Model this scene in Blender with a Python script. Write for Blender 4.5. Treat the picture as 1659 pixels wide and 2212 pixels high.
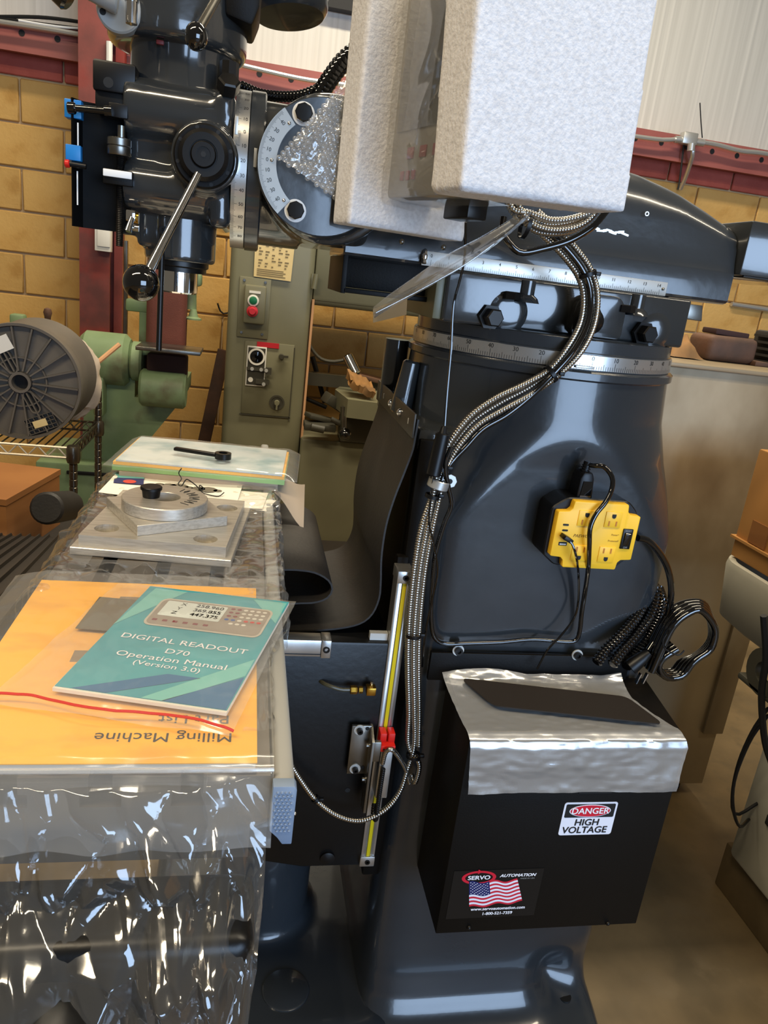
import bpy, bmesh, math, random
from mathutils import Vector, Matrix, noise, Euler

for _o in list(bpy.data.objects):
    bpy.data.objects.remove(_o, do_unlink=True)
scene = bpy.context.scene
COL = scene.collection
sin, cos, pi, rad = math.sin, math.cos, math.pi, math.radians

# ------------------------------------------------------------------ camera
yaw, pitch, roll = rad(11.6), rad(17.3), rad(7.0)
_fh = Vector((sin(yaw), cos(yaw), 0)); _r = Vector((cos(yaw), -sin(yaw), 0))
_f = _fh * cos(pitch) - Vector((0, 0, sin(pitch))); _u = _fh * sin(pitch) + Vector((0, 0, cos(pitch)))
_cr = _r * cos(roll) + _u * sin(roll); _cu = -_r * sin(roll) + _u * cos(roll)
cam_data = bpy.data.cameras.new('camera')
cam_data.sensor_fit = 'HORIZONTAL'; cam_data.sensor_width = 36.0; cam_data.lens = 1600.0 / 1659.0 * 36.0
cam_data.clip_start = 0.02; cam_data.clip_end = 60
cam = bpy.data.objects.new('camera', cam_data); COL.objects.link(cam)
_m = Matrix((_cr, _cu, -_f)).transposed().to_4x4(); _m.translation = (0, 0, 1.30)
cam.matrix_world = _m
scene.camera = cam

# ------------------------------------------------------------------ light
scene.view_settings.view_transform = 'Standard'
scene.view_settings.look = 'None'
scene.view_settings.gamma = 1.0
scene.view_settings.use_curve_mapping = False
scene.view_settings.exposure = 0.0
world = bpy.data.worlds.new('world'); scene.world = world; world.use_nodes = True
_bg = world.node_tree.nodes['Background']
_bg.inputs['Color'].default_value = (1.0, 0.86, 0.66, 1); _bg.inputs['Strength'].default_value = 0.13

def area(name, loc, target, sx, sy, power, color):
    d = bpy.data.lights.new(name, 'AREA'); d.shape = 'RECTANGLE'; d.size = sx; d.size_y = sy
    d.energy = power; d.color = color
    o = bpy.data.objects.new(name, d); COL.objects.link(o); o.location = loc
    v = Vector(target) - Vector(loc)
    o.rotation_euler = v.to_track_quat('-Z', 'Y').to_euler()
    return o
WARM = (1.0, 0.87, 0.66)
# fluorescent strips under the shop roof
area('ceiling_strip_front', (-1.5, -0.3, 3.6), (-1.5, -0.3, 0), 2.4, 0.25, 105, (1.0, 0.83, 0.58))
area('ceiling_strip_middle', (2.1, -0.1, 3.9), (2.1, -0.1, 0), 2.4, 0.25, 68, WARM)
area('ceiling_strip_rear', (0.6, 2.7, 3.9), (0.6, 2.7, 0), 2.4, 0.25, 130, WARM)
# open bay door behind the camera
area('bay_door', (2.0, -4.2, 1.45), (0.4, 1.0, 1.15), 3.2, 2.6, 260, (0.50, 0.70, 1.0))


# ------------------------------------------------------------------ materials
def lin(c):
    return tuple(((v / 255.0) / 12.92 if v / 255.0 <= 0.04045 else ((v / 255.0 + 0.055) / 1.055) ** 2.4) for v in c)
MATS = {}
def M(name, c, r=0.5, m=0.0, coat=0.0, c2=None, ns=4.0, lo=0.4, hi=0.65, bump=0.0, bs=60.0, spec=0.5, emit=None,
      stretch=None, alpha=1.0, trans=0.0, ior=1.45, c3=None, ns3=30.0, sub=0.0, r2=None):
    mt = bpy.data.materials.new(name); mt.use_nodes = True
    nt = mt.node_tree; b = nt.nodes['Principled BSDF']
    b.inputs['Base Color'].default_value = (*lin(c), 1); b.inputs['Roughness'].default_value = r
    b.inputs['Metallic'].default_value = m; b.inputs['Coat Weight'].default_value = coat
    b.inputs['Coat Roughness'].default_value = 0.06
    b.inputs['Specular IOR Level'].default_value = spec; b.inputs['IOR'].default_value = ior
    b.inputs['Alpha'].default_value = alpha; b.inputs['Transmission Weight'].default_value = trans
    if sub:
        b.inputs['Subsurface Weight'].default_value = sub; b.inputs['Subsurface Radius'].default_value = (0.02, 0.02, 0.02)
        b.inputs['Subsurface Scale'].default_value = 0.5
    tc = nt.nodes.new('ShaderNodeTexCoord'); mp = nt.nodes.new('ShaderNodeMapping')
    nt.links.new(tc.outputs['Object'], mp.inputs['Vector'])
    if stretch: mp.inputs['Scale'].default_value = stretch
    def nz(scale, detail=5.0):
        n = nt.nodes.new('ShaderNodeTexNoise'); n.inputs['Scale'].default_value = scale; n.inputs['Detail'].default_value = detail
        nt.links.new(mp.outputs['Vector'], n.inputs['Vector']); return n
    if c2 is not None:
        n = nz(ns); rp = nt.nodes.new('ShaderNodeValToRGB')
        rp.color_ramp.elements[0].position = lo; rp.color_ramp.elements[0].color = (*lin(c), 1)
        rp.color_ramp.elements[1].position = hi; rp.color_ramp.elements[1].color = (*lin(c2), 1)
        nt.links.new(n.outputs['Fac'], rp.inputs['Fac']); out = rp.outputs['Color']
        if r2 is not None:
            mr = nt.nodes.new('ShaderNodeMapRange'); mr.inputs['From Min'].default_value = lo; mr.inputs['From Max'].default_value = hi
            mr.inputs['To Min'].default_value = r; mr.inputs['To Max'].default_value = r2
            nt.links.new(n.outputs['Fac'], mr.inputs['Value']); nt.links.new(mr.outputs['Result'], b.inputs['Roughness'])
        if c3 is not None:
            n2 = nz(ns3); r3 = nt.nodes.new('ShaderNodeValToRGB')
            r3.color_ramp.elements[0].position = 0.55; r3.color_ramp.elements[0].color = (0, 0, 0, 1)
            r3.color_ramp.elements[1].position = 0.72; r3.color_ramp.elements[1].color = (1, 1, 1, 1)
            mx = nt.nodes.new('ShaderNodeMix'); mx.data_type = 'RGBA'
            nt.links.new(n2.outputs['Fac'], r3.inputs['Fac']); nt.links.new(r3.outputs['Color'], mx.inputs['Factor'])
            nt.links.new(out, mx.inputs[6]); mx.inputs[7].default_value = (*lin(c3), 1); out = mx.outputs[2]
        nt.links.new(out, b.inputs['Base Color'])
    if bump:
        n = nz(bs, 4.0); bp = nt.nodes.new('ShaderNodeBump'); bp.inputs['Strength'].default_value = bump; bp.inputs['Distance'].default_value = 0.004
        nt.links.new(n.outputs['Fac'], bp.inputs['Height']); nt.links.new(bp.outputs['Normal'], b.inputs['Normal'])
    if emit:
        b.inputs['Emission Color'].default_value = (*lin(c), 1); b.inputs['Emission Strength'].default_value = emit
    MATS[name] = mt
    return mt

def film(name, tint=(235, 235, 232), haze=0.12, gloss=0.10, rough=0.12, bump=0.0, bs=40, edge=0.35):
    """thin clear plastic: see-through, a little milky, glossy"""
    mt = bpy.data.materials.new(name); mt.use_nodes = True
    nt = mt.node_tree; nt.nodes.clear(); N = nt.nodes.new; L = nt.links.new
    out = N('ShaderNodeOutputMaterial'); tr = N('ShaderNodeBsdfTransparent'); df = N('ShaderNodeBsdfDiffuse'); gl = N('ShaderNodeBsdfGlossy')
    tr.inputs['Color'].default_value = (0.97, 0.97, 0.97, 1); df.inputs['Color'].default_value = (*lin(tint), 1)
    gl.inputs['Color'].default_value = (1, 1, 1, 1); gl.inputs['Roughness'].default_value = rough
    m1 = N('ShaderNodeMixShader'); m1.inputs[0].default_value = haze; L(tr.outputs[0], m1.inputs[1]); L(df.outputs[0], m1.inputs[2])
    fr = N('ShaderNodeLayerWeight'); fr.inputs['Blend'].default_value = 0.5
    pw = N('ShaderNodeMath'); pw.operation = 'POWER'; pw.inputs[1].default_value = 3.5; L(fr.outputs['Facing'], pw.inputs[0])
    ad = N('ShaderNodeMath'); ad.operation = 'MULTIPLY_ADD'; ad.inputs[1].default_value = edge; ad.inputs[2].default_value = gloss; ad.use_clamp = True
    L(pw.outputs[0], ad.inputs[0])
    m2 = N('ShaderNodeMixShader'); L(ad.outputs[0], m2.inputs[0]); L(m1.outputs[0], m2.inputs[1]); L(gl.outputs[0], m2.inputs[2])
    if bump:
        tc = N('ShaderNodeTexCoord'); n = N('ShaderNodeTexNoise'); n.inputs['Scale'].default_value = bs; n.inputs['Detail'].default_value = 3
        L(tc.outputs['Object'], n.inputs['Vector']); bp = N('ShaderNodeBump'); bp.inputs['Strength'].default_value = bump; bp.inputs['Distance'].default_value = 0.004
        L(n.outputs['Fac'], bp.inputs['Height']); L(bp.outputs['Normal'], gl.inputs['Normal']); L(bp.outputs['Normal'], fr.inputs['Normal'])
    L(m2.outputs[0], out.inputs['Surface'])
    MATS[name] = mt
    return mt

M('paint', (40, 44, 48), 0.24, coat=0.5, bump=0.16, bs=22, c2=(47, 51, 55), ns=3)
M('paint_cast', (44, 46, 47), 0.18, coat=0.9, bump=0.06, bs=45)
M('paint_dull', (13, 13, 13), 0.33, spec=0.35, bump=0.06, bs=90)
M('black_box', (11, 9, 7), 0.5, spec=0.22, bump=0.05, bs=400)
M('black_plastic', (9, 9, 10), 0.4, spec=0.4)
M('black_matte', (8, 8, 8), 0.6, spec=0.12)
M('dark_plate', (58, 53, 46), 0.45, m=0.2)
M('black_gloss', (9, 9, 10), 0.07, coat=1.0)
M('black_steel', (34, 32, 30), 0.33, m=0.6)
M('rubber', (34, 32, 31), 0.55, bump=0.1, bs=160, c2=(44, 41, 38), ns=7)
M('steel', (150, 148, 142), 0.32, m=1.0, c2=(120, 118, 112), ns=9)
M('aluminium', (205, 204, 200), 0.3, m=0.9, c2=(180, 180, 178), ns=6, stretch=(3, 40, 3))
M('alu_plate', (214, 208, 196), 0.36, m=0.6, c2=(194, 187, 174), ns=14, stretch=(2, 22, 30))
M('chrome', (225, 225, 225), 0.08, m=1.0)
M('brushed', (206, 206, 204), 0.28, m=0.85)
M('scale_face', (205, 205, 200), 0.38, m=0.55)
M('scale_dim', (158, 157, 152), 0.38, m=0.5)
M('ink', (12, 12, 12), 0.6)
M('white', (232, 232, 230), 0.5)
M('white_print', (235, 235, 240), 0.55)
M('foam', (226, 225, 226), 0.7, bump=0.28, bs=260, c2=(212, 210, 210), ns=200, spec=0.4)
M('brass', (196, 150, 60), 0.25, m=1.0)
M('red_plastic', (200, 30, 20), 0.4)
M('yellow_tape', (214, 190, 10), 0.35)
M('yellow_plastic', (250, 196, 44), 0.42)
M('orange_contact', (190, 120, 20), 0.45)
M('grey_blue', (120, 136, 158), 0.5)
M('grey_extrusion', (158, 158, 154), 0.45, m=0.2)
M('armour', (176, 170, 160), 0.28, m=1.0)
film('wrap', haze=0.035, gloss=0.09, rough=0.10, edge=0.5)
film('bag', haze=0.12, gloss=0.035, rough=0.16, bump=0.3, bs=18, edge=0.2)
film('bag_milky', haze=0.25, gloss=0.2, rough=0.22, bump=0.6, bs=12, edge=0.4)
film('bubble', haze=0.10, gloss=0.07, rough=0.10, edge=0.5)
film('sheet_clear', haze=0.10, gloss=0.10, rough=0.08, edge=0.5)

# ------------------------------------------------------------------ geometry helpers: every builder returns (verts, faces)
V = Vector
def merge(*gs):
    vs, fs = [], []
    for v, f in gs:
        k = len(vs); vs += [tuple(p) for p in v]; fs += [tuple(i + k for i in q) for q in f]
    return vs, fs
def xf(g, mat):
    return [tuple(mat @ V(p)) for p in g[0]], g[1]
def mv(g, d, rot=None, piv=None):
    p0 = V(piv) if piv is not None else V((0, 0, 0))
    R = Euler(rot).to_matrix() if rot else Matrix.Identity(3)
    return [tuple(R @ (V(p) - p0) + p0 + V(d)) for p in g[0]], g[1]
def from_bm(bm):
    bm.verts.ensure_lookup_table(); bm.verts.index_update()
    g = [tuple(v.co) for v in bm.verts], [tuple(v.index for v in f.verts) for f in bm.faces]
    bm.free(); return g
def box(x0, x1, y0, y1, z0, z1, bev=0.0, seg=2):
    vs = [(x, y, z) for z in (z0, z1) for y in (y0, y1) for x in (x0, x1)]
    fs = [(0, 2, 3, 1), (4, 5, 7, 6), (0, 1, 5, 4), (2, 6, 7, 3), (0, 4, 6, 2), (1, 3, 7, 5)]
    if bev <= 0: return vs, fs
    bm = bmesh.new(); bv = [bm.verts.new(v) for v in vs]
    for f in fs: bm.faces.new([bv[i] for i in f])
    bmesh.ops.bevel(bm, geom=bm.edges[:], offset=bev, segments=seg, profile=0.5, affect='EDGES')
    return from_bm(bm)
def cbox(c, s, bev=0.0, rot=None, seg=2):
    g = box(-s[0] / 2, s[0] / 2, -s[1] / 2, s[1] / 2, -s[2] / 2, s[2] / 2, bev, seg)
    return mv(g, c, rot)
def frame_of(d):
    d = V(d).normalized(); a = V((0, 0, 1)) if abs(d.z) < 0.9 else V((1, 0, 0))
    x = a.cross(d).normalized(); return x, d.cross(x), d
def lathe(p0, d, prof, n=28, cap=True):
    """prof: (radius, distance along d)"""
    x, y, z = frame_of(d); p0 = V(p0); vs, fs = [], []
    for r, h in prof:
        for i in range(n):
            a = 2 * pi * i / n
            vs.append(tuple(p0 + z * h + (x * cos(a) + y * sin(a)) * r))
    for k in range(len(prof) - 1):
        for i in range(n):
            j = (i + 1) % n
            fs.append((k * n + i, k * n + j, (k + 1) * n + j, (k + 1) * n + i))
    if cap:
        fs.append(tuple(range(n - 1, -1, -1))); fs.append(tuple(range((len(prof) - 1) * n, len(prof) * n)))
    return vs, fs
def cyl(p0, p1, r, r2=None, n=24, bev=0.0):
    d = V(p1) - V(p0); h = d.length; r2 = r if r2 is None else r2
    if bev > 0: pr = [(r - bev, 0), (r, bev), (r2, h - bev), (r2 - bev, h)]
    else: pr = [(r, 0), (r2, h)]
    return lathe(p0, d, pr, n)
def ring(p0, d, ri, ro, h, n=40):
    x = lathe(p0, d, [(ri, 0), (ro, 0), (ro, h), (ri, h), (ri, 0)], n, cap=False); return x
def ball(c, r, n=20, k=12, sc=(1, 1, 1)):
    vs, fs = [], []
    for i in range(k + 1):
        t = pi * i / k
        for j in range(n):
            a = 2 * pi * j / n
            vs.append((c[0] + r * sc[0] * sin(t) * cos(a), c[1] + r * sc[1] * sin(t) * sin(a), c[2] + r * sc[2] * cos(t)))
    for i in range(k):
        for j in range(n):
            fs.append((i * n + j, (i + 1) * n + j, (i + 1) * n + (j + 1) % n, i * n + (j + 1) % n))
    return vs, fs
def hexbolt(p0, d, r, h, shank=None):
    g = lathe(p0, d, [(r, 0), (r, h * 0.85), (r * 0.86, h)], 6)
    return g
def prism(poly, axis, a, b, bev=0.0, seg=2):
    """polygon in the two other axes, extruded a..b along axis"""
    n = len(poly); vs = []
    for t in (a, b):
        for p, q in poly:
            vs.append((t, p, q) if axis == 'X' else (p, t, q) if axis == 'Y' else (p, q, t))
    fs = [tuple(range(n)), tuple(range(2 * n - 1, n - 1, -1))]
    for i in range(n):
        j = (i + 1) % n; fs.append((i, i + n, j + n, j))
    if axis in 'XZ' : pass
    bm = bmesh.new(); bv = [bm.verts.new(v) for v in vs]
    for f in fs: bm.faces.new([bv[i] for i in f])
    bmesh.ops.recalc_face_normals(bm, faces=bm.faces[:])
    if bev > 0:
        bmesh.ops.bevel(bm, geom=bm.edges[:], offset=bev, segments=seg, profile=0.5, affect='EDGES', clamp_overlap=True)
    return from_bm(bm)
def spline(pts, step=0.01):
    """centripetal-free Catmull-Rom through the points, resampled evenly"""
    P = [V(p) for p in pts]
    if len(P) == 2: dense = [P[0].lerp(P[1], i / 40) for i in range(41)]
    else:
        Q = [P[0] * 2 - P[1]] + P + [P[-1] * 2 - P[-2]]; dense = []
        for i in range(1, len(Q) - 2):
            for k in range(24):
                t = k / 24; a, b, c, d = Q[i - 1], Q[i], Q[i + 1], Q[i + 2]
                dense.append(0.5 * ((2 * b) + (c - a) * t + (2 * a - 5 * b + 4 * c - d) * t * t + (3 * b - a - 3 * c + d) * t ** 3))
        dense.append(P[-1])
    L = [0.0]
    for i in range(1, len(dense)): L.append(L[-1] + (dense[i] - dense[i - 1]).length)
    n = max(2, int(L[-1] / step)); out = []; j = 0
    for k in range(n + 1):
        s = L[-1] * k / n
        while j < len(L) - 2 and L[j + 1] < s: j += 1
        t = (s - L[j]) / max(1e-9, L[j + 1] - L[j]); out.append(dense[j].lerp(dense[j + 1], min(1, max(0, t))))
    return out
def sweep(path, radii, n=8, cap=True):
    vs, fs = [], []; prev = None; m = len(path)
    for i, p in enumerate(path):
        t = (path[min(i + 1, m - 1)] - path[max(i - 1, 0)]).normalized()
        if prev is None: x, y, _ = frame_of(t)
        else:
            x = prev - t * prev.dot(t); x.normalize(); y = t.cross(x)
        prev = x
        for k in range(n):
            a = 2 * pi * k / n; vs.append(tuple(p + (x * cos(a) + y * sin(a)) * radii[i]))
    for i in range(m - 1):
        for k in range(n):
            j = (k + 1) % n; fs.append((i * n + k, i * n + j, (i + 1) * n + j, (i + 1) * n + k))
    if cap: fs.append(tuple(range(n - 1, -1, -1))); fs.append(tuple(range((m - 1) * n, m * n)))
    return vs, fs
def tube(pts, r, n=8, step=0.01):
    p = spline(pts, step); return sweep(p, [r] * len(p), n)
def conduit(pts, r, pitch=0.0037, depth=0.15, n=12):
    """ribbed flexible conduit"""
    p = spline(pts, pitch / 3.0); rr = [r * (1 - (depth if i % 3 == 0 else 0.0 if i % 3 == 1 else depth * 0.25)) for i in range(len(p))]
    return sweep(p, rr, n)
def grid(fn, nu, nv, thick=0.0):
    vs = [tuple(fn(i / nu, j / nv)) for j in range(nv + 1) for i in range(nu + 1)]
    fs = [(j * (nu + 1) + i, j * (nu + 1) + i + 1, (j + 1) * (nu + 1) + i + 1, (j + 1) * (nu + 1) + i) for j in range(nv) for i in range(nu)]
    if thick <= 0: return vs, fs
    me = bpy.data.meshes.new('t'); me.from_pydata(vs, [], fs); me.update()
    nm = [v.normal.copy() for v in me.vertices]; bpy.data.meshes.remove(me)
    k = len(vs); v2 = [tuple(V(vs[i]) - nm[i] * thick) for i in range(k)]
    f2 = [tuple(reversed([q + k for q in f])) for f in fs]; W = nu + 1
    ed = [j * W for j in range(nv + 1)], [j * W + nu for j in range(nv + 1)], list(range(W)), [nv * W + i for i in range(W)]
    sd = []
    for e in ed:
        for a, b in zip(e[:-1], e[1:]): sd.append((a, b, b + k, a + k))
    return vs + v2, fs + f2 + sd
def disc(c, d, r, n=20):
    x, y, z = frame_of(d); c = V(c)
    return [tuple(c + (x * cos(2 * pi * i / n) + y * sin(2 * pi * i / n)) * r) for i in range(n)], [tuple(range(n))]
_txt = {}
def text(s, size, o, ux, uy, align='CENTER', bold=0.0, shear=0.0, wide=1.0, depth=0.0):
    """flat print: the string laid on the plane through o with right ux and up uy"""
    key = (s, align, 0.0, shear)
    if key not in _txt:
        cu = bpy.data.curves.new('t', 'FONT'); cu.body = s; cu.size = 1.0; cu.align_x = align; cu.align_y = 'CENTER'
        cu.shear = shear; cu.resolution_u = 3; cu.fill_mode = 'FRONT'
        ob = bpy.data.objects.new('t', cu); COL.objects.link(ob)
        dg = bpy.context.evaluated_depsgraph_get(); me = bpy.data.meshes.new_from_object(ob.evaluated_get(dg))
        _txt[key] = ([tuple(v.co) for v in me.vertices], [tuple(p.vertices) for p in me.polygons])
        bpy.data.objects.remove(ob); bpy.data.curves.remove(cu); bpy.data.meshes.remove(me)
    vs, fs = _txt[key]; o, ux, uy = V(o), V(ux).normalized(), V(uy).normalized()
    nrm = ux.cross(uy)
    g = lambda dx, dy, k=0: ([tuple(o + ux * ((p[0] + dx) * size * wide) + uy * ((p[1] + dy) * size) + nrm * (k * 3e-5)) for p in vs], fs)
    if bold < 0.015: return g(0, 0)
    b = bold * 1.1
    return merge(g(-b, 0, 0), g(b, 0, 1), g(0, b * 0.7, 2), g(0, -b * 0.7, 3))

# ------------------------------------------------------------------ object helpers
WORLD = {}
def thing(name, label, cat, base, group=None):
    o = bpy.data.objects.new(name, None); COL.objects.link(o); o.location = base; o.empty_display_size = 0.05
    o['label'] = label; o['category'] = cat
    if group: o['group'] = group
    WORLD[o.name] = V(base); return o
def obj(name, g, mat, parent=None, sharp=38, smooth=True, label=None, cat=None, group=None, kind=None):
    vs = [V(v) for v in g[0]]
    lo = V([min(v[i] for v in vs) for i in range(3)]); hi = V([max(v[i] for v in vs) for i in range(3)])
    c = (lo + hi) / 2
    if parent is None: c.z = lo.z
    me = bpy.data.meshes.new(name); me.from_pydata([tuple(v - c) for v in vs], [], [tuple(f) for f in g[1]])
    me.validate()
    me.update()
    bm = bmesh.new(); bm.from_mesh(me)
    if mat not in ('wrap', 'bag', 'bag_milky', 'sheet_clear'): bmesh.ops.recalc_face_normals(bm, faces=bm.faces[:])
    bm.to_mesh(me); bm.free()
    if smooth:
        me.polygons.foreach_set('use_smooth', [True] * len(me.polygons)); me.set_sharp_from_angle(angle=rad(sharp))
    me.materials.append(MATS[mat])
    o = bpy.data.objects.new(name, me); COL.objects.link(o)
    if parent is not None:
        o.parent = parent; o.location = c - WORLD[parent.name]
    else: o.location = c
    WORLD[o.name] = c
    if label: o['label'] = label
    if cat: o['category'] = cat
    if group: o['group'] = group
    if kind: o['kind'] = kind
    return o
def blend(o, voxel, smooth=6, fac=0.6):
    """melt overlapping lumps into one casting with fillets"""
    m = o.modifiers.new('remesh', 'REMESH'); m.mode = 'VOXEL'; m.voxel_size = voxel; m.use_smooth_shade = True
    s = o.modifiers.new('smooth', 'SMOOTH'); s.factor = fac; s.iterations = smooth
    return o
def copies(o, offs):
    """more of the same part, sharing its mesh"""
    for d in offs:
        c = o.copy(); COL.objects.link(c); c.location = V(o.location) + V(d); WORLD[c.name] = WORLD[o.name] + V(d)
R = random.Random(7)
def nz(x, y=0.0, z=0.0): return noise.noise(V((x, y, z)))


# ------------------------------------------------------------------ the building
def vary(name, c, c2, r, bump, bs, ns, amount=0.25, c3=None, ns3=20, stretch=None):
    mt = M(name, c, r, c2=c2, ns=ns, bump=bump, bs=bs, lo=0.35, hi=0.7, c3=c3, ns3=ns3, stretch=stretch); nt = mt.node_tree; b = nt.nodes['Principled BSDF']
    src = b.inputs['Base Color'].links[0].from_socket
    oi = nt.nodes.new('ShaderNodeObjectInfo'); mr = nt.nodes.new('ShaderNodeMapRange')
    mr.inputs['To Min'].default_value = 1 - amount; mr.inputs['To Max'].default_value = 1 + amount * 0.4
    hs = nt.nodes.new('ShaderNodeHueSaturation'); nt.links.new(oi.outputs['Random'], mr.inputs['Value'])
    nt.links.new(mr.outputs['Result'], hs.inputs['Value']); nt.links.new(src, hs.inputs['Color']); nt.links.new(hs.outputs['Color'], b.inputs['Base Color'])
vary('block_tan', (208, 168, 100), (196, 152, 82), 0.8, 0.5, 70, 5, 0.12, c3=(186, 142, 74), ns3=9)
vary('block_red', (188, 96, 82), (166, 76, 64), 0.75, 0.5, 70, 6, 0.15)
M('mortar', (184, 160, 124), 0.9, bump=0.4, bs=120)
M('siding', (206, 204, 196), 0.42, c2=(194, 192, 184), ns=3, stretch=(14, 1, 0.25))
M('girt_red', (152, 86, 78), 0.5, c2=(138, 74, 68), ns=3, bump=0.08)
M('column_red', (128, 62, 56), 0.45, c2=(88, 48, 44), ns=5, c3=(136, 44, 34), ns3=4, bump=0.08)
M('concrete', (126, 106, 74), 0.45, c2=(88, 74, 50), ns=4.5, lo=0.36, hi=0.68, c3=(108, 92, 66), ns3=16, bump=0.08, bs=30, r2=0.6)
M('galv', (196, 196, 192), 0.35, m=0.7)
M('white_box', (226, 224, 216), 0.5)

floor = obj('floor', box(-3.2, 4.4, -2.5, 4.45, -0.1, 0.0), 'concrete', smooth=False, kind='structure')
wall = obj('wall_back', box(-2.6, 4.2, 4.305, 4.45, 0.0, 2.24), 'mortar', smooth=False, kind='structure')
# concrete blocks, 406 x 203 mm with recessed joints
fullb = box(-0.198, 0.198, -0.012, 0.03, -0.0965, 0.0965, 0.005, 1)
z0 = 2.023
proto = {}
for k in range(-1, 10):
    zc = z0 + 0.1015 - 0.203 * (k + 1)
    if k == -1: zc = z0 + 0.1015
    x = -0.963 - 0.203 + (0.0 if k % 2 else 0.203) - 0.406 * 3
    while x < 4.1:
        mat = 'block_red' if k == -1 else 'block_tan'
        if mat not in proto:
            o = obj('block', mv(fullb, (x, 4.305, zc)), mat, wall); proto[mat] = o
        else:
            o = proto[mat].copy(); COL.objects.link(o)
            o.location = V((x, 4.309, zc)) - WORLD[wall.name] + V((0, R.uniform(-0.002, 0.002), 0))
        x += 0.406
# sheet-metal siding above
def sid(u, v):
    x = -2.6 + 6.8 * u; t = (u * 6.8 / 0.05) % 1.0
    return (x, 4.36 - (0.0012 if t < 0.12 else 0.0), 2.22 + v * 1.9)
obj('wall_upper', grid(sid, 544, 1, 0.004), 'siding', kind='structure', smooth=False)
# steel girt with punched holes
girt = obj('trim_1', merge(box(-2.6, 4.2, 4.17, 4.18, 2.118, 2.238), box(-2.6, 4.2, 4.18, 4.29, 2.118, 2.124), box(-2.6, 4.2, 4.18, 4.32, 2.232, 2.238), box(-2.6, 4.2, 4.165, 4.18, 2.105, 2.125)), 'girt_red', smooth=False, kind='structure')
h = obj('hole', disc((-2.2, 4.168, 2.185), (0, -1, 0), 0.014, 14), 'ink', girt)
copies(h, [(0.155 * i, 0, 0) for i in range(1, 40)])
# red building column in front of the wall
col = obj('trim_2', merge(box(-0.83, -0.69, 3.98, 3.995, 0, 3.2), box(-0.765, -0.755, 3.99, 4.15, 0, 3.2), box(-0.83, -0.65, 4.15, 4.165, 0, 3.2), box(-0.69, -0.65, 4.10, 4.15, 0, 3.2)), 'column_red', smooth=False, kind='structure')
obj('trim_3', merge(box(-0.30, 0.248, 4.28, 4.345, 2.555, 2.70), box(0.263, 1.7, 4.28, 4.345, 2.555, 2.70)), 'ink', smooth=False, kind='structure')
# conduit, cables and boxes on the wall
obj('conduit_pipe', tube([(-1.2319, 4.1200, 2.2035), (-0.9965, 4.1200, 2.2087), (-0.7895, 4.1200, 2.2085), (-0.3371, 4.1200, 2.2079), (0.1475, 4.1200, 2.1844), (0.4217, 4.1200, 2.1898), (0.9971, 4.1200, 2.1802), (2.0067, 4.1200, 2.1847), (2.2154, 4.1200, 2.2077)], 0.011, 8, 0.05), 'galv', label='long grey metal conduit running along the red steel girt', cat='conduit')
jb = thing('junction_box', 'grey conduit junction box on the girt above the red blocks', 'junction box', (2.2788, 4.1300, 2.1906))
obj('box_body', merge(cbox((2.2663, 4.1200, 2.2150), (0.085, 0.05, 0.06), 0.006), cyl((2.1892, 4.1200, 2.2017), (2.2326, 4.1200, 2.2056), 0.018, n=12), cyl((2.3048, 4.1200, 2.2067), (2.3606, 4.1200, 2.2078), 0.018, n=12), cyl((2.2743, 4.0900, 2.1890), (2.2783, 4.0900, 2.1530), 0.02, n=12)), 'galv', jb)
obj('conduit_pipe', tube([(2.3183, 4.1200, 2.2086), (2.4304, 4.1200, 2.2107), (2.5902, 4.1200, 2.2008), (2.7590, 4.1200, 2.2080), (3.1825, 4.1200, 2.1976)], 0.012, 8, 0.03), 'galv', label='grey conduit leaving the junction box to the right', cat='conduit')
obj('conduit_pipe', tube([(2.2811, 4.1000, 2.1868), (2.3000, 4.1000, 2.1366), (2.3447, 4.2000, 2.0483), (2.3616, 4.2600, 1.9883)], 0.012, 8, 0.03), 'galv', label='short bent conduit dropping from the junction box onto red blocks', cat='conduit')
obj('wire', tube([(2.3345, 4.1000, 2.2264), (2.3040, 4.1000, 2.3081), (2.2765, 4.1000, 2.3889)], 0.003, 6, 0.03), 'ink', label='stiff black wire end sticking up from the junction box', cat='wire')
obj('cable', tube([(2.2559, 4.1400, 2.2049), (2.2656, 4.1400, 2.1252), (2.2788, 4.1400, 2.0096), (2.2798, 4.1400, 1.9621)], 0.005, 6, 0.03), 'ink', label='thin black cable hanging beside the bent conduit', cat='cable')
for i, (pts, mt, lb) in enumerate([
    ([(-1.2403, 4.1500, 2.2248), (-1.0428, 4.1500, 2.2555), (-0.9027, 4.1500, 2.2654), (-0.7871, 4.1500, 2.2656)], 'ink', 'black cable sagging above the girt, topmost on the left'),
    ([(-1.2405, 4.1500, 2.2212), (-1.0831, 4.1500, 2.2285), (-0.9634, 4.1500, 2.2331), (-0.7871, 4.1500, 2.2429)], 'ink', 'black cable sagging above the girt, just under the topmost'),
    ([(-1.1199, 4.1400, 2.2272), (-1.0011, 4.1400, 2.2280), (-0.9008, 4.1400, 2.2332), (-0.7852, 4.1400, 2.2482)], 'white', 'thin white wire between the sagging black cables'),
    ([(-0.9614, 4.1400, 2.2121), (-0.8808, 4.1400, 2.2139), (-0.7852, 4.1400, 2.2331)], 'white', 'short white wire close above the red girt')]):
    obj('cable', tube(pts, 0.008 if mt == 'ink' else 0.005, 6, 0.04), mt, label=lb, cat='cable')
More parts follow.
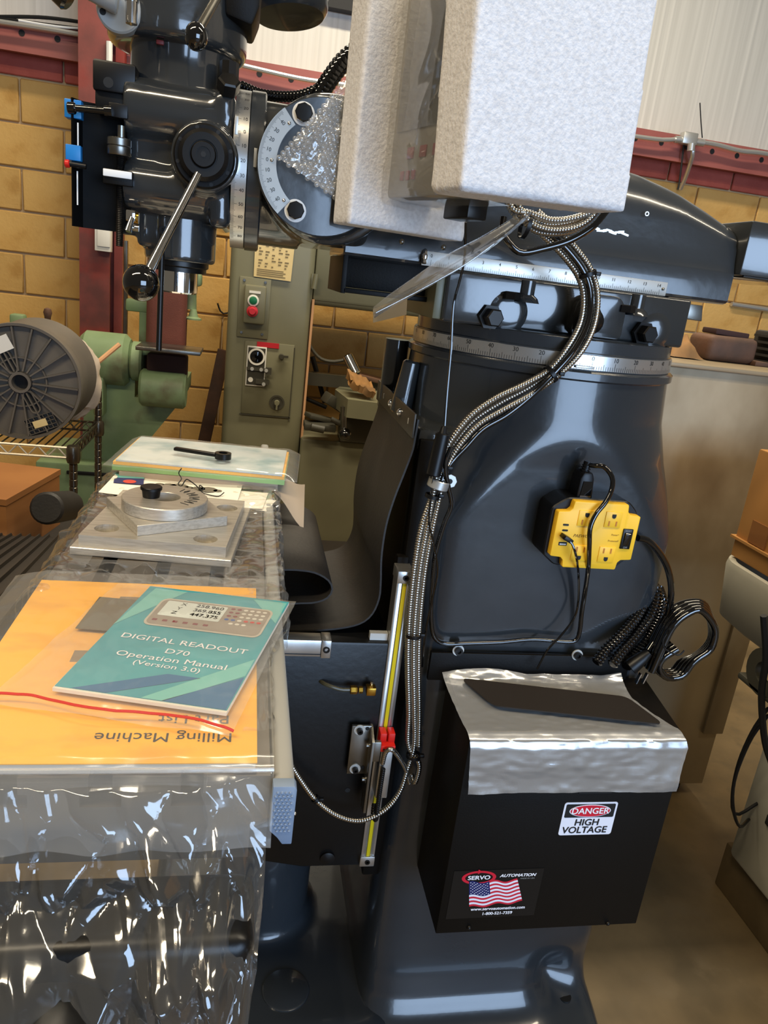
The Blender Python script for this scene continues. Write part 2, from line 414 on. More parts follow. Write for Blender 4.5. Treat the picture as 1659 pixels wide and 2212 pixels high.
obj('conduit_pipe', tube([(-0.6955, 3.9680, 2.1672), (-0.6950, 3.9680, 2.0937), (-0.6966, 3.9680, 2.0190), (-0.6980, 3.9680, 1.9052), (-0.7052, 3.9680, 1.7098), (-0.7125, 3.9680, 1.4872), (-0.7143, 3.9680, 1.4084)], 0.014, 8, 0.05), 'white_box', label='white vertical pipe on the red building column', cat='conduit')
obj('conduit_pipe', tube([(-0.6173, 3.9900, 1.3330), (-0.6147, 3.9900, 1.1163), (-0.6153, 3.9900, 0.7991), ((-0.6153, 3.9900, 0.7991)[0], 3.99, 0.0)], 0.011, 8, 0.1), 'steel', label='thin steel pipe running down beside the red column', cat='conduit')
sw = thing('switch_box', 'white wall switch box on the red building column', 'switch box', (-0.7205, 3.9700, 1.2773))
obj('box_body', box((-0.7507, 3.9500, 1.3572)[0], (-0.6772, 3.9500, 1.3665)[0], 3.93, 3.98, (-0.7169, 3.9500, 1.2711)[2], (-0.7174, 3.9500, 1.4237)[2], 0.004), 'white_box', sw)
obj('cover_plate', box((-0.7381, 3.9500, 1.3588)[0], (-0.6793, 3.9500, 1.3662)[0], 3.922, 3.931, (-0.7169, 3.9500, 1.2922)[2], (-0.7174, 3.9500, 1.4237)[2], 0.003), 'white_box', sw)
obj('wall_hook', tube([(-0.1813, 4.2700, 1.0729), (-0.1646, 4.2700, 1.0331), (-0.1392, 4.2700, 1.0211), (-0.1104, 4.2700, 1.0390)], 0.005, 6, 0.02), 'ink', label='small bent wire hook on the block wall by the bandsaw', cat='hook')
obj('pipe', cyl((2.8635, 4.2700, 1.4044), (3.1868, 4.2700, 1.3985), 0.014, n=10), 'galv', label='short grey pipe on the block wall at the far right', cat='pipe')


# ------------------------------------------------------------------ background machines and shelving
M('saw_paint', (118, 116, 92), 0.42, c2=(108, 106, 84), ns=3, bump=0.05)
M('saw_dark', (60, 58, 48), 0.5)
M('paper_old', (226, 204, 150), 0.8, c2=(216, 192, 136), ns=9)
M('button_green', (20, 110, 70), 0.4)
M('button_red', (190, 40, 50), 0.4)
M('green_paint', (112, 134, 96), 0.5, c2=(128, 148, 112), ns=5, c3=(92, 84, 60), ns3=6, bump=0.1)
M('belt_brown', (112, 62, 52), 0.75, c2=(100, 54, 46), ns=6, bump=0.2, bs=200)
M('belt_dark', (52, 30, 26), 0.8)
M('spool_black', (92, 87, 80), 0.5, c2=(104, 98, 90), ns=5)
M('cardboard', (148, 98, 50), 0.85, c2=(136, 88, 44), ns=4, stretch=(1, 1, 6))
M('cardboard_side', (186, 134, 72), 0.85, c2=(176, 124, 64), ns=4)
M('rust', (96, 66, 48), 0.7, c2=(70, 52, 42), ns=8, bump=0.3)
M('kraft', (196, 150, 110), 0.8)
M('bag_tan', (198, 182, 162), 0.4, bump=0.5, bs=20)
M('wood_old', (150, 108, 58), 0.75, c2=(110, 82, 50), ns=8)
M('sheet_steel', (176, 160, 130), 0.36, m=0.35, c2=(132, 116, 92), ns=2.2, lo=0.3, hi=0.7, c3=(186, 172, 146), ns3=3.2, r2=0.5, stretch=(1, 1, 0.6))
M('tub', (184, 180, 164), 0.55, c2=(166, 162, 146), ns=5)
M('tub_dark', (30, 28, 25), 0.7)
M('mat_black', (38, 33, 28), 0.55)
M('post', (110, 102, 90), 0.28, m=0.9)
M('wire_white', (206, 196, 176), 0.4, m=0.3)

# --- vertical bandsaw
Yb = 3.40
bs = thing('bandsaw', 'tall grey-green vertical bandsaw standing against the block wall', 'bandsaw', (0.3, 3.6, 0.0))
obj('column', box(-0.10, 0.262, Yb, 3.95, 0.0, 1.66, 0.03, 4), 'saw_paint', bs)
obj('upper_arm', merge(box(0.264, 1.25, Yb + 0.02, 3.95, 1.175, 1.66, 0.012), cyl((0.27, Yb + 0.06, 1.19), (1.25, Yb + 0.06, 1.19), 0.035)), 'saw_paint', bs)
obj('hinge', merge(cyl((0.2693, 3.3850, 1.2886), (0.2628, 3.3850, 1.2258), 0.011, n=10), box(0.25, 0.275, 3.392, 3.40, (0.2628, 3.3850, 1.2258)[2], (0.2693, 3.3850, 1.2886)[2])), 'saw_paint', bs)
obj('column_edge', box(0.262, 0.272, Yb + 0.005, 3.6, 0.45, 1.18), 'kraft', bs)
obj('lower_cabinet', box(0.262, 0.98, Yb - 0.05, 3.9, 0.0, 0.565, 0.012), 'saw_paint', bs)
sp = (0.0793, 3.4000, 1.3274)
q = [(-0.0014, 3.3920, 1.4204), (0.1665, 3.3920, 1.3983), (0.1608, 3.3920, 1.2450), (0.0017, 3.3920, 1.2478)]
pp = obj('paper_sheet', ([tuple(p) for p in q] + [(p[0], p[1] + 0.003, p[2]) for p in q], [(0, 1, 2, 3), (7, 6, 5, 4), (0, 4, 5, 1), (1, 5, 6, 2), (2, 6, 7, 3), (3, 7, 4, 0)]), 'paper_old', bs, smooth=False, label='yellowed instruction sheet')
lines = []
for i in range(5):
    for j in range(9):
        if (i + j) % 4 != 3:
            x0 = q[3][0] + 0.016 + i * 0.028; zz = q[3][2] + 0.045 + j * 0.012
            lines.append(box(x0, x0 + 0.008 + 0.009 * ((i * 3 + j) % 3) / 2, 3.3905, 3.3915, zz, zz + 0.004))
for j in range(4):
    zz = q[3][2] + 0.008 + j * 0.008; lines.append(box(q[3][0] + 0.012, q[3][0] + 0.135 - 0.01 * (j % 2), 3.3905, 3.3915, zz, zz + 0.0025))
M('faded_ink', (120, 104, 74), 0.8)
obj('print', merge(*lines), 'faded_ink', pp, smooth=False, kind='stuff')
# start/stop station
c = (0.0133, 3.3800, 1.1279)
st = obj('control_station', box(c[0] - 0.046, c[0] + 0.046, 3.345, 3.40, c[2] - 0.075, c[2] + 0.085, 0.008), 'saw_paint', bs)
obj('backing_plate', box(c[0] - 0.07, c[0] + 0.065, 3.392, 3.402, c[2] - 0.14, c[2] + 0.115, 0.003), 'saw_paint', bs)
obj('name_tag', box(c[0] - 0.026, c[0] + 0.022, 3.341, 3.346, c[2] + 0.052, c[2] + 0.062), 'white_box', st)
gb = (0.0060, 3.3400, 1.1502); rb = (0.0048, 3.3400, 1.1058)
for p, mm in ((gb, 'button_green'), (rb, 'button_red')):
    b = obj('button_bezel', lathe((p[0], 3.347, p[2]), (0, -1, 0), [(0.024, 0), (0.024, 0.01), (0.018, 0.012)], 24), 'white_box' if mm == 'button_green' else 'button_red', st)
    obj('button', lathe((p[0], 3.338, p[2]), (0, -1, 0), [(0.017, 0), (0.017, 0.014 if mm == 'button_red' else 0.006), (0.013, 0.02 if mm == 'button_red' else 0.008)], 20), mm, b)
scr = obj('screw', lathe((c[0] - 0.05, 3.393, c[2] - 0.12), (0, -1, 0), [(0.007, 0), (0.006, 0.004)], 8), 'steel', bs)
copies(scr, [(0.09, 0, 0.0), (0.0, 0, 0.22), (0.09, 0, 0.22)])
# lower instrument panel
z1, z2 = (-0.0167, 3.4000, 0.9646)[2], (-0.0083, 3.4000, 0.6501)[2]
obj('instrument_panel', box(-0.018, 0.20, 3.392, 3.402, z2, z1 + 0.01, 0.002), 'saw_paint', bs)
obj('panel_seam', merge(box(-0.025, 0.205, 3.3915, 3.396, z2 - 0.006, z2 - 0.001), box(0.198, 0.202, 3.3915, 3.396, z2 - 0.02, z1 + 0.0)), 'saw_dark', bs, smooth=False)
obj('warning_tag', box((0.0340, 3.3900, 0.9606)[0], (0.1310, 3.3900, 0.9705)[0], 3.388, 3.393, (0.0812, 3.3900, 0.9533)[2], (0.0797, 3.3900, 0.9754)[2]), 'button_red', bs)
g0 = (0.0329, 3.3850, 0.9145)
x0, x1, za, zb = (-0.0066, 3.3850, 0.8657)[0], (0.0784, 3.3850, 0.8740)[0], (0.0355, 3.3850, 0.7789)[2], (0.0243, 3.3850, 0.9541)[2]
gp = obj('gauge_plate', box(x0, x1, 3.384, 3.393, za, zb, 0.001), 'white_box', bs)
obj('gauge_field', box(x0 + 0.005, x1 - 0.005, 3.382, 3.385, za + 0.006, zb - 0.006), 'saw_dark', gp, smooth=False)
g0 = ((x0 + x1) / 2, 3.38, zb - 0.044)
obj('gauge_ring', ring(g0, (0, -1, 0), 0.029, 0.037, 0.006), 'white_box', gp)
obj('gauge_glass', lathe(g0, (0, -1, 0), [(0.029, 0), (0.027, 0.004), (0.015, 0.006)], 24), 'black_gloss', gp)
obj('gauge_bracket', merge(box(x0 + 0.002, x1 + 0.024, 3.374, 3.383, zb - 0.105, zb - 0.092), box(x1, x1 + 0.026, 3.36, 3.383, zb - 0.115, zb - 0.085), box(x0 + 0.045, x1 + 0.02, 3.365, 3.383, za + 0.014, za + 0.034)), 'saw_dark', gp, smooth=False)
kn = obj('gauge_knob', lathe((x0 + 0.022, 3.383, za + 0.028), (0, -1, 0), [(0.011, 0), (0.011, 0.004), (0.004, 0.004)], 16), 'white_box', gp)
sm = obj('gauge_screw', lathe((x0 + 0.026, 3.376, zb - 0.098), (0, -1, 0), [(0.008, 0), (0.008, 0.008)], 10), 'scale_face', gp)
copies(sm, [(0.04, 0, 0), (0.062, -0.012, 0), (0.055, -0.008, -0.062)])
dl = (0.1394, 3.3850, 0.7126)
d1 = obj('dial', lathe((dl[0], 3.393, dl[2]), (0, -1, 0), [(0.034, 0), (0.034, 0.006), (0.026, 0.006), (0.025, 0.004)], 28), 'saw_dark', bs)
obj('dial_hub', merge(lathe((dl[0], 3.385, dl[2]), (0, -1, 0), [(0.013, 0), (0.011, 0.014)], 16), box(dl[0] - 0.004, dl[0] + 0.004, 3.37, 3.38, dl[2] - 0.03, dl[2])), 'saw_paint', d1)
tk = (0.1447, 3.3850, 0.9215)
t1 = obj('selector_knob', merge(lathe((tk[0], 3.393, tk[2]), (0, -1, 0), [(0.012, 0), (0.010, 0.025)], 14), box(tk[0] + 0.0, tk[0] + 0.03, 3.375, 3.385, tk[2] - 0.004, tk[2] + 0.006)), 'saw_dark', bs)
# work table, guide arm and vise clutter
tb = (0.5264, 3.2500, 0.7502)
obj('work_table', merge(prism([(0.43, 3.15), (0.86, 3.05), (1.0, 3.25), (1.0, 3.62), (0.47, 3.62), (0.40, 3.4)], 'Z', (0.5065, 3.1000, 0.7360)[2] - 0.02, (0.4999, 3.1000, 0.7953)[2] + 0.0)), 'saw_paint', bs)
obj('guide_bar', box(0.27, 0.62, 3.5, 3.56, (0.3583, 3.5000, 0.7889)[2], (0.3529, 3.5000, 0.8471)[2]), 'saw_dark', bs)
obj('strut', merge(cyl((0.3001, 3.6000, 0.9120), (0.3803, 3.6000, 0.6960), 0.012, n=8), cyl((0.2726, 3.6000, 0.7136), (0.3892, 3.6000, 0.6739), 0.01, n=8)), 'ink', bs)
obj('table_bracket', cyl((0.4202, 3.2000, 0.7541), (0.4330, 3.2000, 0.6270), 0.014, n=10), 'steel', bs)
obj('table_column', cyl((0.5641, 3.3500, 0.7352), (0.5581, 3.3500, 0.5930), 0.03, n=10), 'steel', bs)
obj('crank_ball', ball((0.4360, 3.1800, 0.6359), 0.028), 'black_gloss', bs)
obj('work_clamp', merge(cbox((0.3333, 3.3000, 0.6395), (0.14, 0.1, 0.03), 0.004), cbox((0.3566, 3.3500, 0.6634), (0.17, 0.08, 0.02), 0.004, (0, 0.2, 0.3)), cyl((0.2909, 3.2400, 0.6443), (0.3493, 3.2400, 0.6366), 0.018, n=12), cyl((0.3767, 3.2500, 0.6850), (0.4200, 3.2500, 0.6677), 0.012, n=10), cbox((0.3972, 3.4000, 0.7373), (0.09, 0.1, 0.05), 0.006, (0, 0.5, 0.2)), cbox((0.5102, 3.3500, 0.6330), (0.16, 0.1, 0.12), 0.01)), 'saw_dark', bs)
obj('hand_crank', lathe((-0.0980, 3.6000, 0.9748), (1, 0, 0), [(0.07, 0), (0.07, 0.03), (0.05, 0.04)], 20), 'ink', bs)
# work lamp of the saw
lp = thing('work_lamp', 'small chrome cylindrical work lamp bent over the bandsaw table', 'lamp', (0.3037, 3.4500, 0.8664))
obj('lamp_neck', tube([(0.2583, 3.4500, 0.9982), (0.2875, 3.4500, 0.9533), (0.3310, 3.4500, 0.9198), (0.3851, 3.4500, 0.9146), (0.4314, 3.4500, 0.9255)], 0.008, 8, 0.02), 'saw_dark', lp)
obj('lamp_head', cyl((0.4425, 3.4200, 0.9512), (0.4883, 3.3800, 0.8746), 0.024, n=20, bev=0.005), 'chrome', lp)
# things lying on the saw table
def slab(u, v):
    p = V((0.4409, 3.2000, 0.8693)).lerp(V((0.5477, 3.1500, 0.8309)), u); return (p.x, p.y + v * 0.16, p.z + 0.016 * nz(u * 6, v * 3) + 0.03 * v)
obj('wood_offcut', grid(slab, 14, 5, 0.03), 'wood_old', label='rough pale wood offcut lying on the bandsaw table', cat='wood')
obj('scrap_plate', cbox((0.6513, 3.5500, 0.8329), (0.34, 0.16, 0.02), 0.003, (0, 0.16, 0.1)), 'rust', label='rusty flat plate lying behind the wood offcut', cat='plate')
obj('steel_bar', merge(cbox((-0.1653, 3.7000, 0.5838), (0.06, 0.03, 0.62), 0.004, (0, 0.16, 0))), 'rust', label='dark steel bar leaning on the wall left of the bandsaw', cat='bar')

# --- green belt sander
Ys = 3.2
sd = thing('belt_sander', 'old green belt sander with a wide brown upright belt', 'sander', (-0.45, 3.35, 0))
obj('base', merge(prism([(-0.25, 0.80), (-0.36, 0.80), (-0.36, 0.72), (-0.45, 0.72), (-0.45, 0.80), (-0.64, 0.80), (-0.66, 0.44), (-0.44, 0.44), (-0.42, 0.50), (-0.25, 0.74)], 'Y', Ys - 0.02, 3.5)), 'green_paint', sd)
obj('foot_cabinet', box(-0.82, -0.42, 3.1, 3.55, 0.0, 0.44, 0.01), 'green_paint', sd)
obj('cabinet_slot', box(-0.70, -0.54, 3.094, 3.11, 0.395, 0.41, 0.003), 'ink', sd)
obj('motor', merge(cyl((-0.66, 3.2, 0.865), (-0.47, 3.2, 0.865), 0.105, n=32, bev=0.02), cyl((-0.47, 3.2, 0.865), (-0.42, 3.2, 0.865), 0.08, n=28, bev=0.01), box(-0.60, -0.56, 3.11, 3.25, 0.64, 0.80, 0.01)), 'green_paint', sd)
obj('dust_trough', cyl((-0.42, 3.12, 0.775), (-0.24, 3.12, 0.775), 0.075, n=28, bev=0.01), 'green_paint', sd)
obj('belt', box((-0.4154, 3.2500, 1.0134)[0], (-0.2609, 3.2500, 1.0299)[0], 3.19, 3.33, 0.80, 1.36, 0.03, 4), 'belt_brown', sd)
obj('lower_belt_guard', box((-0.3956, 3.1500, 0.8580)[0], (-0.2414, 3.1500, 0.8730)[0], 3.10, 3.19, 0.80, 0.915, 0.01), 'belt_dark', sd)
obj('work_rest', box((-0.4224, 3.0500, 0.9308)[0], (-0.1821, 3.0500, 0.9315)[0], 2.98, 3.16, 0.937, 0.952, 0.002), 'steel', sd)
obj('frame_bar', merge(cbox((-0.4369, 3.3000, 1.0263), (0.03, 0.04, 0.36), 0.004), cbox((-0.4563, 3.3000, 1.0802), (0.10, 0.05, 0.05), 0.01), cbox((-0.4122, 3.2000, 0.9102), (0.12, 0.06, 0.03), 0.006, (0, -0.2, 0))), 'green_paint', sd)
obj('tension_handle', merge(cyl((-0.2524, 3.3000, 1.1958), (-0.2483, 3.3000, 1.0881), 0.024, n=14), cbox((-0.2528, 3.3000, 1.2086), (0.09, 0.08, 0.05), 0.01), lathe((-0.2356, 3.2800, 1.0906), (0, 0, -1), [(0.012, 0), (0.02, 0.03), (0.034, 0.036), (0.034, 0.042)], 16)), 'green_paint', sd)
obj('yoke', tube([(-0.4486, 3.1400, 0.8947), (-0.4343, 3.1400, 0.8887), (-0.4302, 3.1400, 0.8559), (-0.4370, 3.1400, 0.8366)], 0.012, 8, 0.02), 'belt_dark', sd)

# --- crank handle standing behind the spool
ch = thing('vise_crank', 'pale green crank handle sticking up behind the cable spool', 'crank', (-0.8086, 3.0000, 0.9397))
obj('crank_arm', merge(tube([(-0.8560, 3.0000, 0.9652), (-0.8077, 3.0000, 0.9770), (-0.7301, 3.0000, 0.9986)], 0.013, 8, 0.02), cyl((-0.8086, 3.0000, 0.9397), (-0.8042, 3.0000, 0.9908), 0.03, n=12), cbox((-0.8452, 3.0200, 0.9765), (0.05, 0.05, 0.09), 0.008)), 'green_paint', ch)
obj('crank_grip', lathe((-0.7382, 3.0000, 0.9944), (0.02, 0, 1), [(0.008, 0), (0.012, 0.03), (0.016, 0.045), (0.012, 0.058), (0.004, 0.062)], 12), 'rust', ch)

# --- wire shelf
sh = thing('wire_shelf', 'chrome wire shelving unit carrying the cable spool', 'shelf', (-0.8, 2.58, 0))
zs = 0.672
pf, pb = (-0.522, 2.40), (-0.522, 2.80)
def post(x, y, top):
    pr = [(0.0125, 0)]
    for i in range(1, int(top / 0.0254)):
        z = i * 0.0254; pr += [(0.0125, z - 0.003), (0.0108, z - 0.0015), (0.0108, z + 0.0015), (0.0125, z + 0.003)]
    pr.append((0.0125, top)); return lathe((x, y, 0.0), (0, 0, 1), pr, 14)
for x, y in (pf, pb, (-1.35, 2.40), (-1.35, 2.80)):
    p = obj('post', post(x, y, 0.69 if y < 2.6 else 0.80), 'post', sh)
    obj('post_collar', lathe((x, y, zs - 0.035), (0, 0, 1), [(0.018, 0), (0.021, 0.01), (0.021, 0.045), (0.017, 0.055)], 16), 'post', p)
def truss(a, b, n):
    a, b = V(a), V(b); up = V((0, 0, 0.032)); pts = []
    for i in range(n + 1):
        t = i / n; pts.append(a.lerp(b, t) + (up if i % 2 else V((0, 0, 0))))
    gs = [cyl(a, b, 0.004, n=6), cyl(a + up, b + up, 0.004, n=6)]
    for i in range(n): gs.append(cyl(pts[i], pts[i + 1], 0.0028, n=6))
    return merge(*gs)
obj('front_rail', truss((-1.35, 2.40, zs - 0.02), (-0.54, 2.40, zs - 0.02), 28), 'wire_white', sh)
obj('side_rail', truss((-0.522, 2.42, zs - 0.02), (-0.522, 2.79, zs - 0.02), 14), 'post', sh)
obj('rear_rail', truss((-1.35, 2.80, zs - 0.02), (-0.54, 2.80, zs - 0.02), 28), 'post', sh)
obj('wire_deck', merge(*[cyl((-1.33 + i * 0.025, 2.40, zs + 0.016), (-1.33 + i * 0.025, 2.80, zs + 0.016), 0.0025, n=5) for i in range(33)]), 'post', sh, kind='stuff')
obj('lower_deck', merge(*[cyl((-1.33 + i * 0.025, 2.40, 0.25), (-1.33 + i * 0.025, 2.80, 0.25), 0.0025, n=5) for i in range(33)], truss((-1.35, 2.40, 0.22), (-0.53, 2.40, 0.22), 28), truss((-1.35, 2.80, 0.22), (-0.53, 2.80, 0.22), 28), truss((-0.522, 2.41, 0.22), (-0.522, 2.79, 0.22), 14)), 'post', sh, kind='stuff')

# --- cable spool
sc_ = V((-0.683, 2.44, zs + 0.02 + 0.178)); Rr = 0.178
so = thing('cable_spool', 'big black plastic cable spool standing on the wire shelf', 'spool', (sc_.x, 2.56, zs + 0.02))
fl = obj('flange', lathe((sc_.x, 2.44, sc_.z), (0, 1, 0), [(0.03, 0.018), (0.166, 0.018), (0.17, 0.0), (Rr, 0.0), (Rr + 0.001, 0.02), (Rr - 0.012, 0.09), (Rr - 0.012, 0.17), (Rr, 0.24), (0.03, 0.24)], 64, cap=False), 'spool_black', so)
obj('hub_bore', merge(ring((sc_.x, 2.435, sc_.z), (0, 1, 0), 0.024, 0.032, 0.05, 28)), 'spool_black', so)
obj('bore_shadow', disc((sc_.x, 2.47, sc_.z), (0, -1, 0), 0.026, 24), 'ink', so)
rb_ = box(0.035, 0.168, -0.002, 0.016, -0.0022, 0.0022)
first = None
for i in range(18):
    a = 2 * pi * i / 18 + 0.05
    o = obj('rib', mv(rb_, (sc_.x, 2.442, sc_.z), (0, a, 0)), 'spool_black', so, smooth=False)
obj('inner_ring', ring((sc_.x, 2.446, sc_.z), (0, 1, 0), 0.073, 0.077, 0.014, 48), 'spool_black', so)
for a in (rad(-62), rad(118)):
    sl = []
    for k in range(17):
        t = -pi / 2 + pi * k / 16; sl.append((0.088 + 0.012 * cos(t), 0.012 * sin(t)))
    for k in range(17):
        t = pi / 2 + pi * k / 16; sl.append((0.045 + 0.012 * cos(t), 0.012 * sin(t)))
    out = [(0.0665 + (p - 0.0665) * 1.12, q * 1.28) for p, q in sl]
    n = len(sl); vs = [(p, 0, q) for p, q in out] + [(p, 0, q) for p, q in sl] + [(p, 0.018, q) for p, q in out] + [(p, 0.018, q) for p, q in sl]
    fs = []
    for i in range(n):
        j = (i + 1) % n; fs += [(i, j, n + j, n + i), (i, 2 * n + i, 2 * n + j, j), (n + i, n + j, 3 * n + j, 3 * n + i)]
    R_ = Matrix.Rotation(-a, 3, 'Y')
    so1 = obj('slot', ([tuple(R_ @ V(v) + V((sc_.x, 2.44, sc_.z))) for v in vs], fs), 'spool_black', so)
    obj('slot_opening', ([tuple(R_ @ V((p, 0.015, q)) + V((sc_.x, 2.44, sc_.z))) for p, q in sl], [tuple(range(n))]), 'ink', so1)
gx = V((-0.6262, 2.4400, 0.7459)); gg = []
for i in range(7): gg.append(mv(box(-0.045 + i * 0.015, -0.0435 + i * 0.015, 0, 0.016, -0.024, 0.024), (0, 0, 0)))
for j in range(5): gg.append(box(-0.046, 0.047, 0, 0.016, -0.025 + j * 0.0122, -0.0235 + j * 0.0122))
obj('label_grille', mv(merge(*gg), gx, (0, rad(-24), 0)), 'spool_black', so, smooth=False)
obj('paper_label', mv(box(-0.022, 0.02, -0.001, 0.001, -0.01, 0.012), gx + V((0.0, -0.001, 0.0)), (0, rad(-22), 0)), 'paper_old', so, smooth=False)
obj('shipping_label', mv(box(-0.05, 0.018, -0.001, 0.001, -0.022, 0.024), V((-0.7229, 2.4380, 0.9840)), (0, rad(-28), 0)), 'white_box', so, smooth=False)
# bag and stick behind the spool
def bagf(u, v):
    a = 2 * pi * u; b = pi * (v - 0.5); r = 1 + 0.16 * nz(3 * cos(a) * cos(b) + 5, 3 * sin(a) * cos(b), 3 * sin(b))
    return (-0.60 + 0.10 * r * cos(a) * cos(b), 2.745 + 0.04 * r * sin(a) * cos(b), 0.845 + 0.145 * r * sin(b))
obj('parts_bag', grid(bagf, 28, 18), 'bag_tan', label='pale wrapped paper bag behind the spool', cat='bag')
obj('wood_stick', cyl((-0.5530, 2.7800, 0.8738), (-0.4606, 2.8600, 0.9655), 0.009, n=8), 'kraft', label='thin wooden stick poking out beside the spool', cat='stick')

# --- cartons and ribbed mat at the left

M('support_dark', (40, 36, 32), 0.7)
def carton_long(u0, u1):
    pass
cx = thing('carton', 'long brown cardboard carton lying on the low stand at left', 'box', (-0.70, 2.05, 0.50))
a, b = V((-0.574, 1.90, 0.0)), V((-0.518, 2.205, 0.0)); d = (b - a); w = V((-d.y, d.x, 0)).normalized() * 0.26
def quadbox(p, q, w, z0, z1):
    c = [p, q, q + w, p + w]; vs = [(v.x, v.y, z) for z in (z0, z1) for v in c]
    return vs, [(3, 2, 1, 0), (4, 5, 6, 7), (0, 1, 5, 4), (1, 2, 6, 5), (2, 3, 7, 6), (3, 0, 4, 7)]
obj('carton_body', quadbox(a, b, w, 0.50, 0.664), 'cardboard', cx, smooth=False)
obj('carton_lid', quadbox(a - d * 0.01 - w * 0.01, b + d * 0.01 - w * 0.01, w * 1.02, 0.652, 0.668), 'cardboard', cx, smooth=False)
obj('stand', merge(box(-1.0, -0.46, 1.5, 2.3, 0.47, 0.50, 0.003), *[box(x, x + 0.03, y, y + 0.03, 0, 0.47) for x in (-0.99, -0.5) for y in (1.52, 2.25)]), 'support_dark', label='low dark stand under the brown carton at left', cat='stand')
obj('rubber_roll', cyl((-0.4788, 1.9000, 0.6507), (-0.4704, 2.1000, 0.5944), 0.042, n=24, bev=0.006), 'rubber', label='dark rubber roll lying beside the brown carton', cat='roll')
# ribbed black panel leaning down from the table side towards the carton
rp_ = thing('ribbed_panel', 'black ribbed rubber panel sloping away left of the milling table', 'panel', (-0.55, 1.5, 0.5))
F0, FX = V((-0.452, 2.05, 0.535)), V((-1, 0, -0.03)).normalized()
along = V((0.16, -1, 0.285))
prof = []
for i in range(22):
    prof += [(i * 0.022, 0.0), (i * 0.022 + 0.0165, 0.0035), (i * 0.022 + 0.0175, 0.010), (i * 0.022 + 0.0205, 0.010)]
def ribp(u, v):
    k = int(round(u * (len(prof) - 1))); s, hgt = prof[k]
    return F0 + FX * s + along * (0.2 + v * 1.15) + V((0, 0, hgt))
obj('ribbed_sheet', grid(ribp, len(prof) - 1, 2, 0.006), 'mat_black', rp_, smooth=False)
obj('panel_support', merge(cyl((-0.30, 0.80, 0.0), (-0.30, 0.80, 0.855), 0.012, n=8), cyl((-0.68, 0.80, 0.0), (-0.68, 0.80, 0.85), 0.012, n=8)), 'support_dark', rp_)

# --- right: bare metal cabinet with things on it
mc = thing('steel_cabinet', 'tall bare grey-brown sheet steel cabinet behind the mill column', 'cabinet', (1.05, 1.9, 0))
obj('cabinet_body', merge(box(0.55, 1.335, 1.575, 2.3, 0.05, 1.19, 0.004)), 'sheet_steel', mc)
obj('cabinet_top', box(0.53, 1.36, 1.56, 2.32, 1.19, 1.2, 0.002), 'sheet_steel', mc)
obj('edge_strip', box(1.285, 1.345, 1.566, 1.576, 0.22, 1.19, 0.002), 'sheet_steel', mc)
obj('kick_base', box(0.6, 1.30, 1.62, 2.25, 0.0, 0.05), 'ink', mc, smooth=False)
tl = thing('tool_block', 'rusty brown rounded steel block lying on the steel cabinet', 'block', (1.2211, 1.8000, 1.2003))
c = V((1.2108, 1.8000, 1.2174))
obj('block_body', cbox((c.x, c.y, 1.2 + 0.033), (0.145, 0.10, 0.064), 0.016, (0, 0, 0.05), 3), 'rust', tl)
obj('block_lid', cbox((c.x, c.y, 1.272), (0.10, 0.06, 0.014), 0.003, (0, 0.04, 0.05)), 'belt_dark', tl)
mo = thing('small_motor', 'small dark green motor standing at the cabinet edge', 'motor', (1.3346, 1.8000, 1.2358))
c = V((1.3454, 1.8000, 1.2369))
obj('motor_body', merge(cbox((c.x + 0.02, c.y, 1.2 + 0.045), (0.075, 0.1, 0.09), 0.008), *[cbox((c.x - 0.02, c.y - 0.02, 1.212 + i * 0.016), (0.02, 0.1, 0.006)) for i in range(5)]), 'support_dark', mo)
obj('motor_foot', cbox((c.x, c.y, 1.206), (0.14, 0.12, 0.012), 0.003), 'rust', mo)
obj('rag', grid(lambda u, v: (V((1.0314, 1.7500, 1.1994)).x + 0.09 * u, 1.72 + 0.1 * v, 1.203 + 0.05 * sin(pi * u) * sin(pi * v) * (1 + 0.5 * nz(5 * u, 5 * v))), 10, 10), 'wood_old', label='crumpled tan rag on the cabinet behind the turret', cat='rag')

# --- right edge: white tub machine with a carton on it
wm = thing('tub_machine', 'off-white coolant tub on a vented cabinet at the right edge', 'machine', (1.3, 1.0, 0.12))
def rrect(x0, x1, y0, y1, r, n=8):
    p = []
    for cx_, cy_, s in ((x1 - r, y1 - r, 0), (x0 + r, y1 - r, 1), (x0 + r, y0 + r, 2), (x1 - r, y0 + r, 3)):
        for k in range(n + 1):
            t = pi / 2 * (s + k / n); p.append((cx_ + r * cos(t), cy_ + r * sin(t)))
    return p
def tubshape():
    rings = [(rrect(1.02, 1.50, 0.62, 1.27, 0.06), 0.70), (rrect(0.985, 1.53, 0.60, 1.30, 0.07), 0.725), (rrect(0.975, 1.53, 0.60, 1.31, 0.075), 0.83), (rrect(0.978, 1.527, 0.603, 1.307, 0.072), 0.842), (rrect(0.99, 1.515, 0.615, 1.295, 0.062), 0.842), (rrect(0.993, 1.51, 0.62, 1.29, 0.06), 0.80), (rrect(1.0, 1.50, 0.63, 1.28, 0.06), 0.74)]
    vs, fs = [], []; n = len(rings[0][0])
    for p, z in rings: vs += [(x, y, z) for x, y in p]
    for k in range(len(rings) - 1):
        for i in range(n): fs.append((k * n + i, k * n + (i + 1) % n, (k + 1) * n + (i + 1) % n, (k + 1) * n + i))
    fs.append(tuple(range(n))); fs.append(tuple(range((len(rings) - 1) * n, len(rings) * n)))
    return vs, fs
obj('tub', tubshape(), 'tub', wm, sharp=60)
obj('tub_floor', prism(rrect(0.998, 1.50, 0.63, 1.28, 0.06), 'Z', 0.742, 0.75), 'tub_dark', wm)
cb = obj('lower_cabinet', box(1.165, 1.6, 0.6, 1.235, 0.125, 0.56, 0.012), 'tub', wm)
